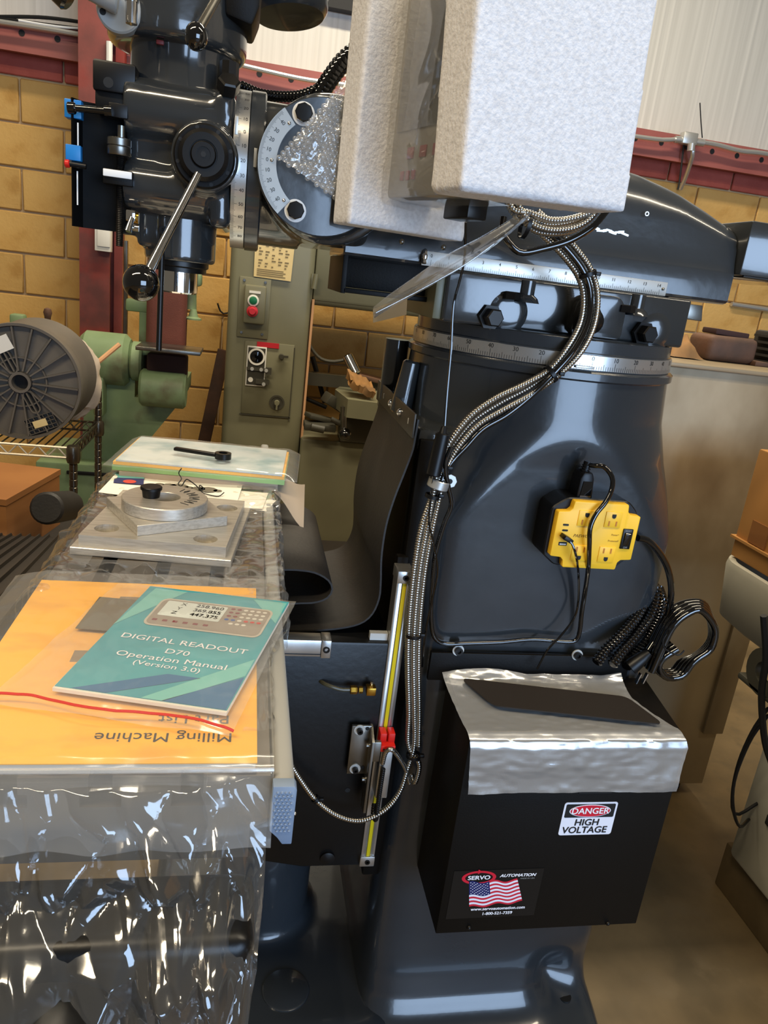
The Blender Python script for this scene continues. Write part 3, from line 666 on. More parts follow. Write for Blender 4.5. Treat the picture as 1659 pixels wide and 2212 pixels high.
for i in range(2):
    obj('vent_slot', box(1.160, 1.168, 0.9, 1.06 + 0.1 * i, 0.20 + i * 0.075, 0.225 + i * 0.075, 0.003), 'tub_dark', cb)
obj('pedestal', box(1.2, 1.5, 0.7, 1.2, 0.56, 0.72), 'tub_dark', wm, smooth=False)
obj('handle_lug', merge(ring((0.955, 1.06, 0.70), (1, 0, 0), 0.02, 0.045, 0.02, 24), box(0.955, 0.975, 0.95, 1.12, 0.655, 0.668, 0.004)), 'saw_dark', wm)
obj('base_block', box(1.19, 1.6, 0.75, 1.275, 0.0, 0.122, 0.004), 'concrete', wm)
cn = thing('carton', 'tan cardboard carton resting on the white tub', 'box', (1.2, 1.05, 0.845))
obj('carton_body', box(0.999, 1.45, 0.75, 1.285, 0.845, 1.07, 0.003), 'cardboard_side', cn)
obj('carton_flap', box(0.992, 1.2, 0.74, 1.292, 0.883, 0.888), 'cardboard_side', cn, smooth=False)
obj('tape_patch', box(0.9965, 0.999, 1.195, 1.245, 0.89, 0.935), 'cardboard', cn, smooth=False)
for i, (pts, lb) in enumerate([
    ([(1.0264, 1.1000, 0.6000), (1.0350, 1.1300, 0.5272), (1.0441, 1.1500, 0.4355), (1.0716, 1.1700, 0.3384), (1.1040, 1.1800, 0.2813), (1.1712, 1.2000, 0.2966)], 'black wire looping down beside the white tub, upper loop'),
    ([(1.0124, 1.0800, 0.5975), (1.0087, 1.1000, 0.5266), (1.0192, 1.1200, 0.4247), (1.0428, 1.1300, 0.3481), (1.0926, 1.1500, 0.2768), (1.1592, 1.2000, 0.2507)], 'black wire looping beside the white tub, lower loop'),
    ([(0.8706, 1.0000, 0.8412), (0.8987, 1.0000, 0.7635), (0.9300, 1.0200, 0.6791), (0.9943, 1.0500, 0.5618), (1.0412, 1.0600, 0.4921)], 'black cord hanging down in front of the white tub')]):
    obj('wire', tube(pts, 0.0035 if i < 2 else 0.006, 6, 0.02), 'black_plastic', label=lb, cat='wire')


# ------------------------------------------------------------------ the milling machine
mm = thing('milling_machine', 'large dark grey knee-type milling machine filling the picture', 'milling machine', (0.30, 1.14, 0.0))
TX, TY = 0.45, 1.14
def interp(tab, z):
    if z <= tab[0][0]: return tab[0][1:]
    for a, b in zip(tab[:-1], tab[1:]):
        if z <= b[0]:
            t = (z - a[0]) / (b[0] - a[0]); return [p + (q - p) * t for p, q in zip(a[1:], b[1:])]
    return tab[-1][1:]
# z, cone radius, left, right, front, back
CT = [(0.00, 0.60, 0.21, 0.242, 0.37, 0.36), (0.075, 0.60, 0.21, 0.242, 0.37, 0.36), (0.09, 0.60, 0.21, 0.240, 0.365, 0.35), (0.096, 0.60, 0.208, 0.238, 0.35, 0.34), (0.1, 0.60, 0.207, 0.238, 0.325, 0.33), (0.104, 0.60, 0.205, 0.236, 0.295, 0.33),
      (0.112, 0.60, 0.203, 0.234, 0.27, 0.31), (0.125, 0.60, 0.20, 0.232, 0.25, 0.30), (0.15, 0.60, 0.197, 0.23, 0.232, 0.28), (0.19, 0.60, 0.195, 0.228, 0.222, 0.27), (0.26, 0.60, 0.194, 0.224, 0.216, 0.26), (0.50, 0.55, 0.19, 0.212, 0.209, 0.23),
      (0.72, 0.42, 0.19, 0.203, 0.205, 0.22), (0.78, 0.38, 0.19, 0.200, 0.20, 0.22), (0.90, 0.30, 0.19, 0.198, 0.20, 0.22), (1.0, 0.252, 0.192, 0.197, 0.2, 0.22), (1.08, 0.222, 0.195, 0.197, 0.202, 0.22), (1.14, 0.206, 0.2, 0.2, 0.21, 0.22), (1.2, 0.201, 0.21, 0.21, 0.22, 0.22), (1.218, 0.201, 0.21, 0.21, 0.22, 0.22)]
def colpt(a, z):
    rc, l, r_, f, b = interp(CT, z); c, s = cos(a), sin(a)
    hx = r_ if c > 0 else l; hy = b if s > 0 else f
    p = 9.0; d = (abs(c / hx) ** p + abs(s / hy) ** p) ** (-1 / p)
    k = 0.008; hh = max(0.0, min(1.0, 0.5 + 0.5 * (rc - d) / k)); q = rc * (1 - hh) + d * hh - k * hh * (1 - hh)
    if 0.06 < z < 0.30:   # scoop over the foot bolt
        da = (a - rad(-53)); q *= 1 - 0.17 * math.exp(-(da / rad(9)) ** 2) * math.exp(-((z - 0.15) / 0.055) ** 2)
    return (TX + q * c, TY + q * s, z)
def colloft(z0, z1, n=180, m=190):
    vs, fs = [], []
    for k in range(m + 1):
        z = z0 + (z1 - z0) * k / m
        for i in range(n): vs.append(colpt(2 * pi * i / n - pi, z))
    for k in range(m):
        for i in range(n): fs.append((k * n + i, k * n + (i + 1) % n, (k + 1) * n + (i + 1) % n, (k + 1) * n + i))
    fs.append(tuple(range(n - 1, -1, -1))); fs.append(tuple(range(m * n, (m + 1) * n)))
    return vs, fs
FH = (0.6258, 0.9184, 0.1000)
colo = obj('column', colloft(0.0, 1.2155), 'paint', mm, sharp=50)
obj('column_rim', lathe((TX, TY, 1.2), (0, 0, 1), [(0.199, 0), (0.206, 0.004), (0.206, 0.013), (0.202, 0.016)], 96), 'paint', mm)
fa, fd = math.atan2(FH[1] - TY, FH[0] - TX), math.hypot(FH[0] - TX, FH[1] - TY)
fz = 0.3
while fz > 0.06 and math.hypot(colpt(fa, fz)[0] - TX, colpt(fa, fz)[1] - TY) < fd + 0.006: fz -= 0.0005
obj('foot_hole', cyl((FH[0], FH[1], 0.05), (FH[0], FH[1], fz + 0.003), 0.0115, n=20), 'ink', mm)
b = obj('base', merge(box(-0.12, 0.30, 0.87, 1.42, 0.0, 0.13, 0.02, 3), cyl((0.09, 1.14, 0.10), (0.09, 1.14, 0.36), 0.085, n=32)), 'paint', mm)
blend(b, 0.008, 8)
plug = obj('base_plug', lathe((0.127, 0.955, 0.126), (0, 0, 1), [(0.040, 0), (0.040, 0.006), (0.037, 0.0075)], 48), 'paint', mm)
FHX = None
# dovetail ways on the column's left flank
obj('column_way', merge(box(0.236, 0.275, 0.965, 1.0, 0.36, 1.10, 0.003), box(0.236, 0.275, 1.28, 1.315, 0.36, 1.10, 0.003), box(0.252, 0.28, 1.0, 1.28, 0.36, 1.10)), 'black_box', mm)
obj('column_top_boss', merge(box(0.232, 0.30, 0.97, 1.32, 1.075, 1.115, 0.012)), 'paint_cast', mm)
obj('way_wiper_post', cyl((0.232, 1.10, 1.11), (0.240, 1.10, 1.19), 0.017, 0.013, n=14, bev=0.003), 'paint_cast', mm)
obj('way_wiper_post', cyl((0.238, 1.22, 1.11), (0.238, 1.22, 1.21), 0.02, n=14), 'paint_cast', mm)

def rpoly2(pts, r, n=4):
    out = []; m = len(pts)
    for i in range(m):
        p, a, b = V((*pts[i], 0)), V((*pts[i - 1], 0)), V((*pts[(i + 1) % m], 0)); d1, d2 = (a - p).normalized(), (b - p).normalized()
        for k in range(n + 1):
            t = k / n; q = (p + d1 * r) * (1 - t) ** 2 + p * 2 * t * (1 - t) + (p + d2 * r) * t * t; out.append((q.x, q.y))
    return out
# turret
tr = obj('turret_ring', lathe((TX, TY, 1.214), (0, 0, 1), [(0.198, 0.0), (0.1985, 0.003), (0.1985, 0.0245), (0.196, 0.0255), (0.196, 0.041), (0.192, 0.043)], 128), 'paint', mm)
band = obj('degree_band', lathe((TX, TY, 1.217), (0, 0, 1), [(0.1985, 0), (0.2, 0.0006), (0.2, 0.0194), (0.1985, 0.02)], 128, cap=False), 'brushed', tr)
tk = []
def onband(a, z, r=0.2003): return V((TX + r * sin(a), TY - r * cos(a), z))
for dg in range(-100, 101):
    a = rad(dg); h = 0.0105 if dg % 10 == 0 else 0.008 if dg % 5 == 0 else 0.0055; w = 0.00022
    tk.append(([onband(a - w / 0.2, 1.2178), onband(a + w / 0.2, 1.2178), onband(a + w / 0.2, 1.2178 + h), onband(a - w / 0.2, 1.2178 + h)], [(0, 1, 2, 3)]))
for dg in range(-90, 91, 10):
    g = text(str(abs(dg)), 0.0082, (0, 0, 0), (1, 0, 0), (0, 1, 0), bold=0.012); a0 = rad(dg)
    tk.append(([onband(a0 + p[0] / 0.2, 1.2322 + p[1]) for p in g[0]], g[1]))
obj('degree_marks', merge(*tk), 'ink', band, smooth=False, kind='stuff')
# pointer plate
obj('pointer_plate', box((0.4257, 0.9400, 1.2222)[0], (0.4517, 0.9400, 1.2248)[0], 0.936, 0.946, (0.4397, 0.9400, 1.2187)[2], (0.4389, 0.9400, 1.2223)[2], 0.0008), 'scale_face', tr)

tb_ = obj('turret_block', merge(box(0.25, 0.605, 0.992, 1.28, 1.2565, 1.3225, 0.004, 3)), 'paint_cast', mm)
pb_ = obj('pinion_boss', merge(prism([(p[0], p[1]) for p in rpoly2([(0.428, 1.258), (0.502, 1.258), (0.502, 1.300), (0.490, 1.315), (0.440, 1.315), (0.428, 1.300)], 0.008)], 'Y', 0.978, 1.0, 0.004, 3)), 'paint_cast', tb_)
for x, z, r in ((0.340, 1.277, 0.027), (0.558, 1.276, 0.024)):
    obj('bolt_boss', lathe((x, 0.994, z), (0, -1, 0), [(r + 0.006, 0.0), (r + 0.002, 0.0012), (r - 0.004, 0.0042), (r - 0.010, 0.0058), (0.008, 0.0062)], 40), 'paint_cast', tb_)
for x in (0.362, 0.5235):
    obj('nut_pocket', merge(lathe((x, 0.994, 1.293), (0, 0, 1), [(0.019, 0), (0.016, 0.006), (0.0105, 0.010), (0.0105, 0.028)], 24)), 'paint_cast', tb_)
for p in ((0.3138, 0.9750, 1.2690), (0.5382, 0.9750, 1.2707)):
    bo = obj('clamp_bolt', lathe((p[0], 0.99, p[2]), (0.12, -1, 0), [(0.017, 0), (0.017, 0.006), (0.0125, 0.006), (0.0125, 0.02), (0.0105, 0.022)], 6), 'black_steel', mm)
for p in ((0.3379, 0.9850, 1.2986), (0.5030, 0.9850, 1.2999)):
    bo = obj('lock_nut', lathe((p[0], p[1] - 0.004, p[2] - 0.004), (0, 0, 1), [(0.012, 0), (0.012, 0.009), (0.009, 0.010)], 6), 'black_steel', mm)
obj('pinion_socket', lathe((0.4449, 0.9720, 1.2809), (0, -1, 0), [(0.02, 0), (0.0215, 0.001), (0.019, 0.002)], 28), 'ink', mm)
obj('pinion_ball', ball((0.4479, 0.9660, 1.2792), 0.0175), 'black_steel', mm)
obj('turret_end_cover', box(0.238, 0.2505, 1.0, 1.26, 1.258, 1.315, 0.002), 'saw_paint', mm)
obj('ram_gib', prism([(0.604, 1.318), (0.64, 1.318), (0.644, 1.296), (0.604, 1.298)], 'Y', 1.02, 1.06, 0.001), 'steel', mm)

# ram
def ztop(x): return interp([(0.10, 1.478), (0.2, 1.494), (0.35, 1.502), (0.48, 1.500), (0.54, 1.493), (0.60, 1.478), (0.65, 1.459), (0.69, 1.441)], x)[0]
def ramshape():
    xs = [0.118 + (0.69 - 0.118) * i / 46 for i in range(47)]; xs = [0.116] + xs + [0.692]
    vs, fs = [], []; n = None
    for k, x in enumerate(xs):
        zt = ztop(x); e = 0.003 if k in (0, len(xs) - 1) else 0.0
        sec = [(-0.09, 1.3235 + e), (-0.097, 1.3255 + e), (-0.1 + e, 1.329), (-0.1 + e, 1.366), (-0.0985 + e, 1.3695), (-0.0955 + e, 1.38), (-0.092 + e, 1.40), (-0.089 + e, 1.425 - (0.02 if x > 0.6 else 0) * (x - 0.6) / 0.09)]
        z7 = sec[-1][1]
        for t in range(1, 9):
            a = pi / 2 * t / 8; sec.append((-0.089 + e + 0.089 * (1 - cos(a)) * 0.98, z7 + (zt - e - z7) * sin(a)))
        sec[-1] = (0.0, zt - e)
        full = sec + [(-p, q) for p, q in reversed(sec[:-1])]
        n = len(full); vs += [(x, TY + p, q) for p, q in full]
    for k in range(len(xs) - 1):
        for i in range(n): fs.append((k * n + i, k * n + (i + 1) % n, (k + 1) * n + (i + 1) % n, (k + 1) * n + i))
    fs.append(tuple(range(n))); fs.append(tuple(range((len(xs) - 1) * n, len(xs) * n)))
    return vs, fs
ram = obj('ram', ramshape(), 'paint', mm, sharp=28)
obj('ram_rear_block', box(0.692, 0.86, 1.03, 1.25, 1.366, 1.441, 0.004), 'paint_cast', mm)
obj('ram_rear_slot', box(0.70, 0.78, 1.031, 1.06, 1.3645, 1.3665), 'ink', mm, smooth=False)
obj('ram_dovetail', merge(box(0.121, 0.45, 1.062, 1.22, 1.284, 1.325, 0.001), box(0.117, 0.124, 1.045, 1.23, 1.276, 1.327, 0.001), box(0.121, 0.26, 1.045, 1.07, 1.277, 1.2835, 0.001)), 'black_box', mm)
obj('ram_screw_hole', merge(ring((0.5372, 1.0460, 1.4307), (0, -1, 0), 0.0018, 0.0032, 0.0012, 20)), 'scale_face', ram)
obj('paint_chip', merge(*[cbox((0.462 + i * 0.0062, 1.0478, 1.4015 + 0.0012 * sin(i * 2.1)), (0.006 + 0.003 * (i % 3), 0.0006, 0.0028 + 0.001 * (i % 2)), rot=(0.10, 0.25 * sin(i * 1.7), 0)) for i in range(9)]), 'scale_face', ram, smooth=False, kind='stuff')
# inch ruler on the ram
rx0, rx1 = (0.2225, 1.0380, 1.3351)[0], (0.5879, 1.0380, 1.3343)[0]
rl = obj('ram_ruler', box(rx0, rx1, 1.0375, 1.0405, 1.3245, 1.3435, 0.0006), 'scale_face', ram)
tk = []; u = ((0.5767, 1.0380, 1.3349)[0] - (0.2353, 1.0380, 1.3360)[0]) / 14.0; xs = (0.2353, 1.0380, 1.3360)[0]
for i in range(14 * 8 + 1):
    h = 0.0075 if i % 8 == 0 else 0.006 if i % 4 == 0 else 0.0042; x = xs + u * i / 8
    tk.append(box(x - 0.00014, x + 0.00014, 1.0372, 1.0374, 1.3252, 1.3252 + h))
for i in range(15): tk.append(text(str(i), 0.0062, (xs + u * i + (0.0 if i < 14 else -0.002), 1.0371, 1.3378), (1, 0, 0), (0, 0, 1), bold=0.012))
obj('ruler_marks', merge(*tk), 'ink', rl, smooth=False, kind='stuff')
sc = obj('ruler_screw', ball((rx1 - 0.006, 1.037, 1.334), 0.0022), 'steel', rl)
copies(sc, [(rx0 - rx1 + 0.010, 0, 0)])
obj('grease_fitting', merge(lathe((0.2243, 1.0300, 1.3370), (0, 0, -1), [(0.0045, 0), (0.0045, 0.004), (0.003, 0.005), (0.004, 0.009), (0.002, 0.011)], 10), cyl((0.2243, 1.0300, 1.3370), (0.2266, 1.0450, 1.3446), 0.004, n=8)), 'chrome', mm)

# ram adapter and swivel
AX, AZ = 0.076, 1.421
ad = obj('ram_adapter', merge(cyl((AX, 1.0, AZ), (AX, 1.28, AZ), 0.080, n=64, bev=0.004), box(0.06, 0.15, 1.03, 1.25, 1.333, 1.502, 0.02, 3), cyl((-0.006, TY, 1.418), (0.06, TY, 1.418), 0.092, n=48), cyl((AX + 0.01, 1.012, AZ), (AX + 0.01, 1.27, AZ), 0.088, n=64)), 'paint_cast', mm)
blend(ad, 0.0035, 4)
obj('adapter_face', lathe((AX, 1.004, AZ), (0, -1, 0), [(0.079, 0), (0.0795, 0.0035), (0.078, 0.005), (0.05, 0.005)], 80), 'paint', mm)
def arcplate(c, ri, ro, a0, a1, y0, y1, n=40):
    vs, fs = [], []
    for k in range(n + 1):
        a = a0 + (a1 - a0) * k / n
        for r_, y in ((ri, y0), (ro, y0), (ro, y1), (ri, y1)): vs.append((c[0] + r_ * cos(a), y, c[1] + r_ * sin(a)))
    for k in range(n):
        for i in range(4): fs.append((k * 4 + i, k * 4 + (i + 1) % 4, k * 4 + 4 + (i + 1) % 4, k * 4 + 4 + i))
    fs += [(0, 1, 2, 3), (n * 4, n * 4 + 1, n * 4 + 2, n * 4 + 3)]
    return vs, fs
PC = (0.0745, 1.4215)
pl = obj('protractor_plate', arcplate(PC, 0.0555, 0.0775, rad(180 - 50), rad(180 + 50), 0.9965, 0.9992), 'scale_dim', mm)
tk = []
for dg in range(-46, 47):
    a = pi + rad(dg); l = 0.0062 if dg % 10 == 0 else 0.0048 if dg % 5 == 0 else 0.0034
    d = V((cos(a), 0, sin(a))); t = V((-sin(a), 0, cos(a))) * 0.00013; o = V((PC[0], 0.9962, PC[1]))
    tk.append(([o + d * (0.0768) + t, o + d * 0.0768 - t, o + d * (0.0768 - l) - t, o + d * (0.0768 - l) + t], [(0, 1, 2, 3)]))
for dg in range(-40, 41, 10):
    a = pi - rad(dg); o = V((PC[0] + 0.0665 * cos(a), 0.9961, PC[1] + 0.0665 * sin(a))); d = V((cos(a), 0, sin(a)))
    up = V((-sin(a), 0, cos(a)));
    if up.z < 0: up = -up
    tk.append(text(str(abs(dg)), 0.0062, o, up.cross(V((0, -1, 0))) * -1 if False else V((0, 1, 0)).cross(up) * -1 if V((0, 1, 0)).cross(up).x < 0 else V((0, 1, 0)).cross(up), up, bold=0.012))
obj('protractor_marks', merge(*tk), 'ink', pl, smooth=False, kind='stuff')
for a in (rad(180 - 45), pi, rad(180 + 45)):
    obj('plate_screw', ball((PC[0] + 0.061 * cos(a), 0.9965, PC[1] + 0.061 * sin(a)), 0.0022), 'chrome', pl)
for p in ((0.0474, 0.9950, 1.4774), (0.0462, 0.9950, 1.3683)):
    w = obj('adapter_washer', lathe((p[0], 0.9995, p[2]), (0, -1, 0), [(0.0135, 0), (0.0135, 0.002), (0.0105, 0.003)], 32), 'white', mm)
    obj('adapter_bolt', lathe((p[0], 0.9975, p[2]), (0, -1, 0), [(0.0108, 0), (0.0108, 0.010), (0.0095, 0.011)], 8), 'black_gloss', w)
vp = obj('vernier_plate', box((-0.0084, 1.0300, 1.4256)[0], (-0.0045, 1.0300, 1.4261)[0], 1.036, 1.0385, (-0.0060, 1.0300, 1.4153)[2], (-0.0074, 1.0300, 1.4373)[2], 0.0005), 'scale_face', mm)
swr = obj('swivel_flange', lathe((-0.016, TY, 1.418), (1, 0, 0), [(0.098, 0), (0.1015, 0.001), (0.1015, 0.018), (0.099, 0.020)], 96), 'paint', mm)
sb = obj('tilt_band', lathe((-0.035, TY, 1.418), (1, 0, 0), [(0.09, 0), (0.1, 0.0003), (0.1, 0.0187), (0.09, 0.019)], 96), 'brushed', mm)
def onsw(t, x, r=0.1004): return V((x, TY - r * cos(t), 1.418 + r * sin(t)))
tk = []; A0 = rad(21.8)
for dg in range(-62, 84):
    t = A0 - rad(dg); l = 0.008 if dg % 10 == 0 else 0.006 if dg % 5 == 0 else 0.0045; w = 0.00016 / 0.1
    tk.append(([onsw(t - w, -0.0345), onsw(t + w, -0.0345), onsw(t + w, -0.0345 + l), onsw(t - w, -0.0345 + l)], [(0, 1, 2, 3)]))
for dg in range(-40, 81, 10):
    g = text(str(abs(dg)), 0.0062, (0, 0, 0), (1, 0, 0), (0, 1, 0), bold=0.012); t0 = A0 - rad(dg)
    tk.append(([onsw(t0 + p[1] / 0.1, -0.0215 + p[0]) for p in g[0]], g[1]))
obj('tilt_marks', merge(*tk), 'ink', sb, smooth=False, kind='stuff')
obj('tilt_vernier', box((-0.0338, 1.0400, 1.4601)[0], (-0.0294, 1.0400, 1.4608)[0], 1.034, 1.0365, (-0.0309, 1.0400, 1.4490)[2], (-0.0321, 1.0400, 1.4697)[2], 0.0005), 'scale_face', mm)

M('maroon_lamp', (110, 34, 34), 0.5)
# head casting
HX = -0.108
hd = obj('head', merge(box(-0.168, -0.037, 1.075, 1.215, 1.345, 1.502, 0.012, 3),
        cyl((-0.169, 1.086, 1.468), (-0.036, 1.086, 1.468), 0.036, n=32), cyl((-0.169, 1.084, 1.378), (-0.036, 1.084, 1.378), 0.030, n=32),
        cyl((HX - 0.008, 1.122, 1.345), (HX - 0.008, 1.122, 1.500), 0.050, n=40),
        cyl((-0.067, 1.02, 1.417), (-0.067, 1.10, 1.417), 0.041, n=40), box(-0.062, -0.034, 1.05, 1.22, 1.338, 1.50, 0.01, 2)), 'paint_cast', mm)
blend(hd, 0.0035, 4)
lh = obj('quill_housing', merge(cyl((HX + 0.006, 1.13, 1.291), (HX + 0.006, 1.13, 1.37), 0.048, n=40, bev=0.003), box(-0.155, HX, 1.09, 1.18, 1.305, 1.36, 0.005), box(-0.183, -0.135, 1.095, 1.14, 1.317, 1.336, 0.003), box(-0.11, -0.083, 1.085, 1.13, 1.33, 1.355, 0.003)), 'paint_cast', mm)
blend(lh, 0.003, 3)
obj('housing_screw', ring((-0.1217, 1.0850, 1.3286), (0, -1, 0), 0.0022, 0.0045, 0.002, 16), 'black_steel', mm)
obj('quill_collar', lathe((HX + 0.004, 1.135, 1.294), (0, 0, -1), [(0.041, 0), (0.041, 0.009), (0.038, 0.011), (0.038, 0.017)], 48), 'black_steel', mm)
obj('quill', lathe((HX + 0.004, 1.135, 1.28), (0, 0, -1), [(0.027, 0), (0.027, 0.030), (0.025, 0.032)], 40), 'chrome', mm)
obj('depth_rod', cyl((-0.1188, 1.0600, 1.3229), (-0.1197, 1.0600, 1.1732), 0.0038, n=12), 'black_steel', mm)
nk = obj('head_neck', lathe((-0.106, 1.14, 1.495), (0, 0, 1), [(0.072, 0), (0.068, 0.012), (0.067, 0.045), (0.070, 0.07)], 64), 'paint_cast', mm)
uh = obj('upper_housing', merge(lathe((-0.114, 1.14, 1.545), (0, 0, 1), [(0.060, 0.0), (0.080, 0.001), (0.0865, 0.006), (0.088, 0.014), (0.089, 0.26)], 96), box(-0.20, -0.14, 1.07, 1.14, 1.548, 1.70, 0.02, 3)), 'paint_cast', mm)
blend(uh, 0.0042, 5)
obj('head_bolt', lathe((-0.045, 1.058, 1.500), (0.1, -0.5, 0.5), [(0.014, 0), (0.014, 0.014), (0.012, 0.016)], 6), 'black_steel', mm)
obj('head_bolt', lathe((-0.045, 1.075, 1.505), (0, 0, 1), [(0.012, 0), (0.012, 0.03)], 8), 'black_steel', mm)
obj('motor', lathe((0.030, 1.27, 1.648), (-0.14, 0.1, 1), [(0.030, 0.0), (0.050, 0.001), (0.056, 0.008), (0.058, 0.02), (0.060, 0.22)], 64), 'paint', mm)
obj('motor_bracket', merge(prism([(-0.052, 1.585), (-0.02, 1.578), (-0.012, 1.60), (-0.01, 1.66), (-0.06, 1.66)], 'Y', 1.07, 1.16, 0.004)), 'black_box', mm)
# feed flange, hub and lever
fc = V((-0.0669, 1.0000, 1.4163))
ff = obj('feed_flange', lathe((fc.x, 1.022, fc.z), (0, -1, 0), [(0.0365, 0), (0.0365, 0.010), (0.0345, 0.012), (0.029, 0.012)], 56), 'black_box', mm)
obj('feed_ring', lathe((fc.x, 1.011, fc.z), (0, -1, 0), [(0.029, 0), (0.029, 0.012), (0.0245, 0.016), (0.0165, 0.016), (0.0165, 0.013), (0.015, 0.013), (0.015, 0.017), (0.0135, 0.019), (0.0085, 0.019), (0.0085, 0.0175), (0.006, 0.0175)], 56), 'black_steel', mm)
for k in range(8):
    a = 2 * pi * k / 8 + 0.3
    obj('flange_screw', disc((fc.x + 0.0322 * cos(a), 1.0097, fc.z + 0.0322 * sin(a)), (0, -1, 0), 0.0024, 10), 'ink', ff)
obj('hub_screw', disc((fc.x, 0.9925, fc.z), (0, -1, 0), 0.0035, 6), 'ink', mm)
l0, l1 = V((-0.0715, 0.9850, 1.3931)), V((-0.1213, 0.9400, 1.2740))
lv = obj('quill_lever', cyl(l0, l1, 0.0045, 0.0058, n=20), 'chrome', mm)
obj('lever_knob', ball((-0.1272, 0.9350, 1.2635), 0.0208, 32, 20), 'black_gloss', lv)
# speed lever with ball, crank boss
s1, s0 = V((-0.0599, 1.0200, 1.5881)), V((-0.0775, 0.9850, 1.5415))
sl_ = obj('speed_lever', cyl(s1, s0, 0.005, n=14), 'steel', mm)
obj('lever_knob', ball((-0.0789, 0.9800, 1.5341), 0.0135, sc=(0.95, 0.95, 1.1)), 'black_gloss', sl_)
cbx = V((-0.1752, 1.0550, 1.5620))
ck = obj('crank_boss', merge(lathe((cbx.x, 1.075, cbx.z + 0.006), (0, -1, 0), [(0.026, 0), (0.026, 0.014), (0.024, 0.016)], 40), cyl((cbx.x + 0.002, 1.045, cbx.z + 0.01), (-0.2159, 1.0400, 1.5779), 0.015, 0.009, n=20, bev=0.002)), 'grey_extrusion', mm)
for a in (rad(200), rad(320), rad(60)):
    obj('boss_screw', disc((cbx.x + 0.019 * cos(a), 1.0588, cbx.z + 0.006 + 0.019 * sin(a)), (0, -1, 0), 0.0038, 14), 'ink', ck)
obj('crank_grip', cyl((-0.2174, 1.0000, 1.5497), (-0.2316, 1.0000, 1.5605), 0.012, n=14, bev=0.003), 'black_gloss', mm)
obj('lock_pin', lathe((-0.1546, 1.0200, 1.5446), (0, 0, 1), [(0.0065, 0), (0.0065, 0.022), (0.0078, 0.022), (0.0078, 0.03)], 18), 'chrome', mm)
obj('housing_lamp', cbox((-0.1282, 1.0680, 1.5419), (0.009, 0.005, 0.005), 0.001), 'maroon_lamp', mm)
# depth-stop side of the head
gd = prism([(-0.228, 1.09), (-0.233, 1.075), (-0.231, 1.073), (-0.222, 1.088), (-0.205, 1.093), (-0.165, 1.095), (-0.165, 1.099), (-0.222, 1.098)], 'Z', (-0.2106, 1.0900, 1.3228)[2] - 0.004, (-0.2105, 1.0900, 1.4676)[2])
obj('splash_guard', gd, 'black_matte', mm)
obj('guard_edge', box(-0.2255, -0.224, 1.0735, 1.075, (-0.2160, 1.0750, 1.4075)[2], (-0.2158, 1.0750, 1.4403)[2]), 'white', mm, smooth=False)  # thin white strips set along the guard's bent edge
obj('guard_edge', merge(box(-0.2265, -0.225, 1.0735, 1.075, (-0.2173, 1.0750, 1.3448)[2], (-0.2171, 1.0750, 1.3848)[2])), 'white', mm, smooth=False, label='thin white strip on the guard edge')
obj('stop_bracket', merge(box(-0.205, -0.155, 1.06, 1.12, 1.478, 1.512, 0.003), box(-0.203, -0.150, 1.065, 1.13, 1.455, 1.480, 0.002), cbox((-0.1734, 1.0600, 1.4575), (0.022, 0.02, 0.016), 0.001)), 'black_plastic', mm)
obj('bracket_hole', disc((-0.1865, 1.0595, 1.4879), (0, -1, 0), 0.006, 16), 'ink', mm)
sr = obj('stop_screw', merge(lathe((-0.1714, 1.0620, 1.4426), (0, 0, -1), [(0.0048, 0), (0.0048, 0.03)], 18)), 'steel', mm)
obj('stop_nut', lathe((-0.1731, 1.0600, 1.4279), (0, 0, -1), [(0.0135, 0), (0.0145, 0.001), (0.0145, 0.0085), (0.0135, 0.0095), (0.0145, 0.0105), (0.0145, 0.019), (0.0138, 0.020)], 40), 'steel', sr)
lt = [(0.0048, 0)]
for i in range(50): lt += [(0.0048, i * 0.0022), (0.0041, i * 0.0022 + 0.0011)]
obj('stop_thread', lathe((-0.1728, 1.0660, 1.4097), (0, 0, -1), lt, 16), 'black_steel', sr)
obj('stop_block', box((-0.1898, 1.0500, 1.3859)[0], -0.155, 1.045, 1.07, (-0.1809, 1.0500, 1.3732)[2], (-0.1810, 1.0500, 1.3908)[2], 0.001), 'black_box', mm)
obj('stop_block_face', box((-0.1894, 1.0450, 1.3854)[0], (-0.1554, 1.0450, 1.3831)[0], 1.0425, 1.0455, (-0.1801, 1.0450, 1.3814)[2], (-0.1802, 1.0450, 1.3898)[2], 0.0008), 'white', mm)
obj('trip_rod', merge(cyl((-0.2224, 1.0500, 1.4525), (-0.1868, 1.0500, 1.4548), 0.0042, n=14), cyl((-0.2314, 1.0500, 1.4517), (-0.2224, 1.0500, 1.4525), 0.0068, n=16, bev=0.001), cyl((-0.1890, 1.0500, 1.4545), (-0.1804, 1.0500, 1.4552), 0.0065, n=14)), 'black_gloss', mm)
M('blue_plastic', (30, 120, 190), 0.4)
for py, hh in ((238, 0.017), (330, 0.013)):
    pass
obj('blue_stop', cbox((-0.2309, 1.0850, 1.4554), (0.020, 0.02, 0.021), 0.001), 'blue_plastic', mm)
obj('blue_stop', cbox((-0.2286, 1.0700, 1.4046), (0.018, 0.012, 0.018), 0.001), 'blue_plastic', mm)
tr2 = obj('trip_pin', cyl((-0.2320, 1.0600, 1.3907), (-0.2124, 1.0600, 1.3902), 0.0032, n=12), 'black_plastic', mm)
obj('trip_cap', cyl((-0.2374, 1.0600, 1.3905), (-0.2315, 1.0600, 1.3908), 0.0048, n=14, bev=0.001), 'red_plastic', tr2)
